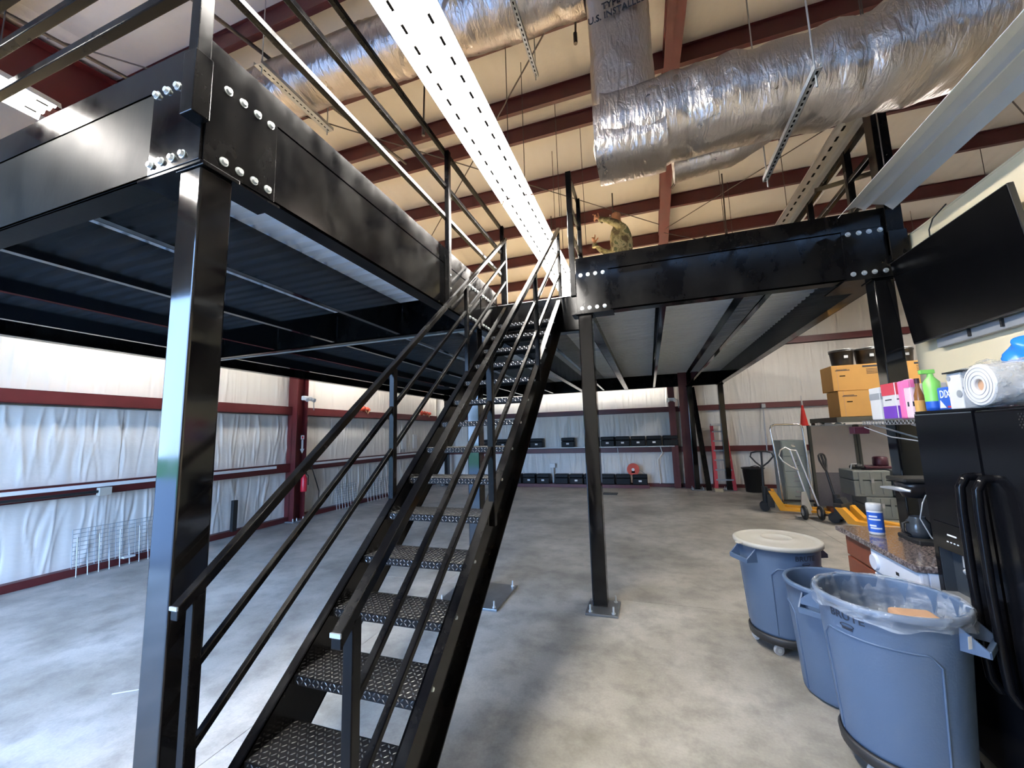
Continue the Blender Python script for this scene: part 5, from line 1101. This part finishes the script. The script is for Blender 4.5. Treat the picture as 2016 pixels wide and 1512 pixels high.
b.prism([(-.025, .10), (.025, .10), (.025, .30), (-.025, .30)], f, g_); b.prism([(0, 0), (.06, .10), (-.06, .10)], f, g_); b.build('arrow', 'labelw', t); MB().prism([(-.045, .31), (.045, .31), (.045, .40), (-.045, .40)], f, g_).build('plate', 'labelw', t); MB().prism([(-.02, .33), (.02, .33), (.02, .38), (-.02, .38)], lambda a, c: (XW+.149, 7.03+a, 1.45+c), lambda a, c: (XW+.150, 7.03+a, 1.45+c)).build('mark', 'redex', t)
conduit('cord', 'dark cable hanging beside the red column on the left wall', [(XW+.1, 7.35, 1.15), (XW+.12, 7.5, .75), (XW+.1, 7.6, .55), (XW+.08, 7.6, .12)], .012, None, 'rubber')
for (y, w_, lab, s) in ((9.27, .45, 'orange bundle of straps on the left wall rail, nearer one', 1), (12.6, .7, 'orange bundle of straps on the left wall rail, in the far corner', 2)):
    r = random.Random(s); t = thing('strap_bundle', lab, 'straps', (XW+.06, y, 2.50), 'orange straps on the left wall rail'); b = MB()
    for k in range(7): yy = y-w_/2+w_*k/7; b.ball((XW-.06+r.uniform(-.02, .05), yy+.03, 2.55+r.uniform(-.01, .05)), (.06, .06, .06), 8, 6)
    b.build('webbing', 'orange' if True else 'card', t); MB().tube([(XW+.02, y, 2.56), (XW+.03, y+.1, 2.42), (XW+.02, y+.18, 2.52)], .012, 6).build('loose_end', 'cardin', t)
for y, lab in ((11.3, 'white paper notice on the left wall above the raceway, nearer one'), (11.95, 'white paper notice on the left wall above the raceway, farther one')):
    tag(MB().box(XW-.085, XW-.065, y-.12, y+.12, 1.36, 1.82).build('paper_notice', 'labelw', None, org=(XW-.07, y, 1.4)), lab, 'paper')
tag(MB().bar((-3.72, 1.98, .004), (-3.50, 2.13, .004), .008, .004).build('straw', 'paper', None, org=(-3.6, 2.05, 0)), 'thin white stick lying on the concrete floor at lower left', 'stick')
b = MB(); b.box(-1.55, -.95, 11.6, 11.75, .0, .02).box(-1.35, -.95, 11.85, 11.92, 0, .02); tag(b.build('flat_plank', 'rubber', None, org=(-1.2, 11.7, 0)), 'flat dark strip of metal on the floor near the back wall', 'strip')
# ================================================================== PERSON
def person():
    t = thing('person', 'bald person in camouflage uniform pointing left with raised arm on the mezzanine', 'person', (-.24, 6.22, ZF))
    F0 = ZF-.004; J = {}
    def j(n, x, y, z, rx, ry=None): J[n] = (Vector((x, y, z)), rx, ry or rx)
    bx, by = -.20, 6.22
    j('pelvis', bx, by, F0+.93, .145, .17); j('waist', bx-.01, by, F0+1.08, .165, .18); j('chest', bx-.02, by, F0+1.28, .175, .20); j('upper', bx-.02, by, F0+1.40, .135, .18)
    j('neck', bx-.035, by, F0+1.49, .062); j('neck2', bx-.055, by, F0+1.545, .06)
    j('head0', bx-.075, by, F0+1.60, .085, .08); j('head1', bx-.07, by, F0+1.66, .10, .085); j('head2', bx-.065, by, F0+1.70, .088, .078)
    j('lsh', bx-.02, by-.19, F0+1.40, .068); j('lel', -.36, 5.90, F0+1.43, .052); j('lfa', -.42, 5.93, F0+1.475, .045); j('lwr', -.50, 6.0, F0+1.535, .030)
    j('rsh', bx-.02, by+.19, F0+1.39, .068); j('rel', -.40, by+.26, F0+1.17, .054); j('rfa', -.54, by+.20, F0+1.21, .046); j('rwr', -.645, by+.15, F0+1.32, .030)
    for s, sy in (('l', -.10), ('r', .10)):
        j(s+'hip', bx, by+sy, F0+.86, .095); j(s+'th', bx-.01, by+sy, F0+.66, .085); j(s+'kn', bx-.02, by+sy, F0+.48, .062); j(s+'ca', bx+.0, by+sy, F0+.32, .058); j(s+'an', bx+.01, by+sy, F0+.10, .045); j(s+'he', bx+.0, by+sy, F0+.045, .045); j(s+'to', bx-.17, by+sy*1.15, F0+.04, .038)
    E_ = [('pelvis','waist'),('waist','chest'),('chest','upper'),('upper','neck'),('neck','neck2'),('neck2','head0'),('head0','head1'),('head1','head2'),('upper','lsh'),('lsh','lel'),('lel','lfa'),('lfa','lwr'),('upper','rsh'),('rsh','rel'),('rel','rfa'),('rfa','rwr')]
    for s in 'lr': E_ += [('pelvis', s+'hip'), (s+'hip', s+'th'), (s+'th', s+'kn'), (s+'kn', s+'ca'), (s+'ca', s+'an'), (s+'an', s+'he'), (s+'he', s+'to')]
    # hands: palm and five fingers each
    def hand(pre, wr, d, up, side, curls):
        d, up, side = Vector(d).normalized(), Vector(up).normalized(), Vector(side).normalized()
        w0 = J[wr][0]; p1 = w0+d*.035; p2 = w0+d*.085
        j(pre+'p1', *p1, .030, .018); j(pre+'p2', *p2, .033, .018); E_.append((wr, pre+'p1')); E_.append((pre+'p1', pre+'p2'))
        for k, (ln, off) in enumerate(((.072, .030), (.080, .010), (.074, -.010), (.058, -.029))):
            c = curls[k]; q = p2+up*off; a = d; prev = pre+'p2'
            for m_ in range(3):
                a = (a*math.cos(c)+side*math.sin(c)).normalized(); q = q+a*ln*(.45, .32, .23)[m_]*(1.0 if m_ else 1.35)
                nm = '%sf%d%d' % (pre, k, m_); j(nm, *q, (.0095, .0088, .0078)[m_]); E_.append((prev, nm)); prev = nm
                side_ = side-a*side.dot(a); side = side_.normalized() if side_.length > .1 else side
        a = (up*.85+d*.5).normalized(); q = p1; prev = pre+'p1'
        for m_, L in enumerate((.040, .032, .026)):
            q = q+a*L; nm = '%st%d' % (pre, m_); j(nm, *q, (.013, .011, .009)[m_]); E_.append((prev, nm)); prev = nm; a = (a+d*.15).normalized()
    hand('L', 'lwr', (-.75, .1, .55), (.5, 0, .85), (0, .9, -.3), (.12, .75, .85, .95))
    hand('R', 'rwr', (-.12, -.1, 1), (.9, .0, .15), (.1, .9, 0), (.15, .55, .75, .9))
    names = list(J); idx = {n: i for i, n in enumerate(names)}
    me = bpy.data.meshes.new('body'); me.from_pydata([tuple(J[n][0]-ORG[t.name]) for n in names], [(idx[a], idx[c]) for a, c in E_], [])
    o = bpy.data.objects.new('body', me); COL.objects.link(o)
    sk = o.modifiers.new('skin', 'SKIN'); sk.use_smooth_shade = True; lay = me.skin_vertices[0].data if me.skin_vertices else None
    if lay is None:
        o.modifiers.remove(sk); bpy.context.view_layer.objects.active = o; o.modifiers.new('skin', 'SKIN'); lay = me.skin_vertices[0].data
    for n, i in idx.items(): lay[i].radius = (J[n][1], J[n][2]); lay[i].use_root = (n == 'pelvis')
    sb = o.modifiers.new('sub', 'SUBSURF'); sb.levels = 2; sb.render_levels = 2
    dg = bpy.context.evaluated_depsgraph_get(); m2 = bpy.data.meshes.new_from_object(o.evaluated_get(dg)); bpy.data.objects.remove(o)
    m2.materials.clear(); m2.materials.append(M_['camo']); m2.materials.append(M_['skin']); m2.name = 'body'
    lw, rw, nk = J['lwr'][0]-ORG[t.name], J['rwr'][0]-ORG[t.name], J['neck'][0].z-ORG[t.name].z
    dl = (J['Lp1'][0]-J['lwr'][0]).normalized(); dr = (J['Rp1'][0]-J['rwr'][0]).normalized()
    for p in m2.polygons:
        c = p.center; p.use_smooth = True
        skin_ = c.z > nk+.012 and abs(c.x-(bx-.06-ORG[t.name].x)) < .15 and abs(c.y) < .13
        skin_ = skin_ or ((c-lw).dot(dl) > .0 and (c-lw).length < .26 and c.x < lw.x+.05) or ((c-rw).dot(dr) > .0 and (c-rw).length < .26)
        p.material_index = 1 if skin_ else 0
    ob = bpy.data.objects.new('body', m2); COL.objects.link(ob); ob.parent = t
    hc = Vector((bx-.068, by, F0+1.665))
    # ears, nose, eyes, mouth (facing -x)
    for s in (-1, 1): MB().ball(hc+Vector((.008, s*.083, -.015)), (.022, .010, .034), 10, 8).build('ear', 'skin', t)
    MB().ball(hc+Vector((-.112, 0, -.018)), (.018, .013, .026), 8, 6).build('nose', 'skin', t)
    for s in (-1, 1): MB().ball(hc+Vector((-.094, s*.032, .006)), (.010, .013, .009), 8, 6).build('eye', 'labelw', t)
    MB().ball(hc+Vector((-.096, 0, -.055)), (.008, .024, .006), 8, 6).build('mouth', 'maroon', t)
    # collar, cuffs, belt
    MB().lathe((bx-.045, by, F0+1.455), [(.085, 0), (.078, .045), (.070, .05)], 18).build('collar', 'camo', t)
    for w0, d in ((J['lwr'][0], dl), (J['rwr'][0], dr)): MB().cyl(w0-d*.05, w0+d*.012, .048, .042, n=14).build('cuff', 'camo', t)
    for s, sy in (('l', -.10), ('r', .10)):
        MB().bar((bx+.06, by+sy, F0+.045), (bx-.20, by+sy*1.15, F0+.035), .10, .07).build('boot', 'rubber', t, bevel=.025)
person()
bpy.context.view_layer.update()
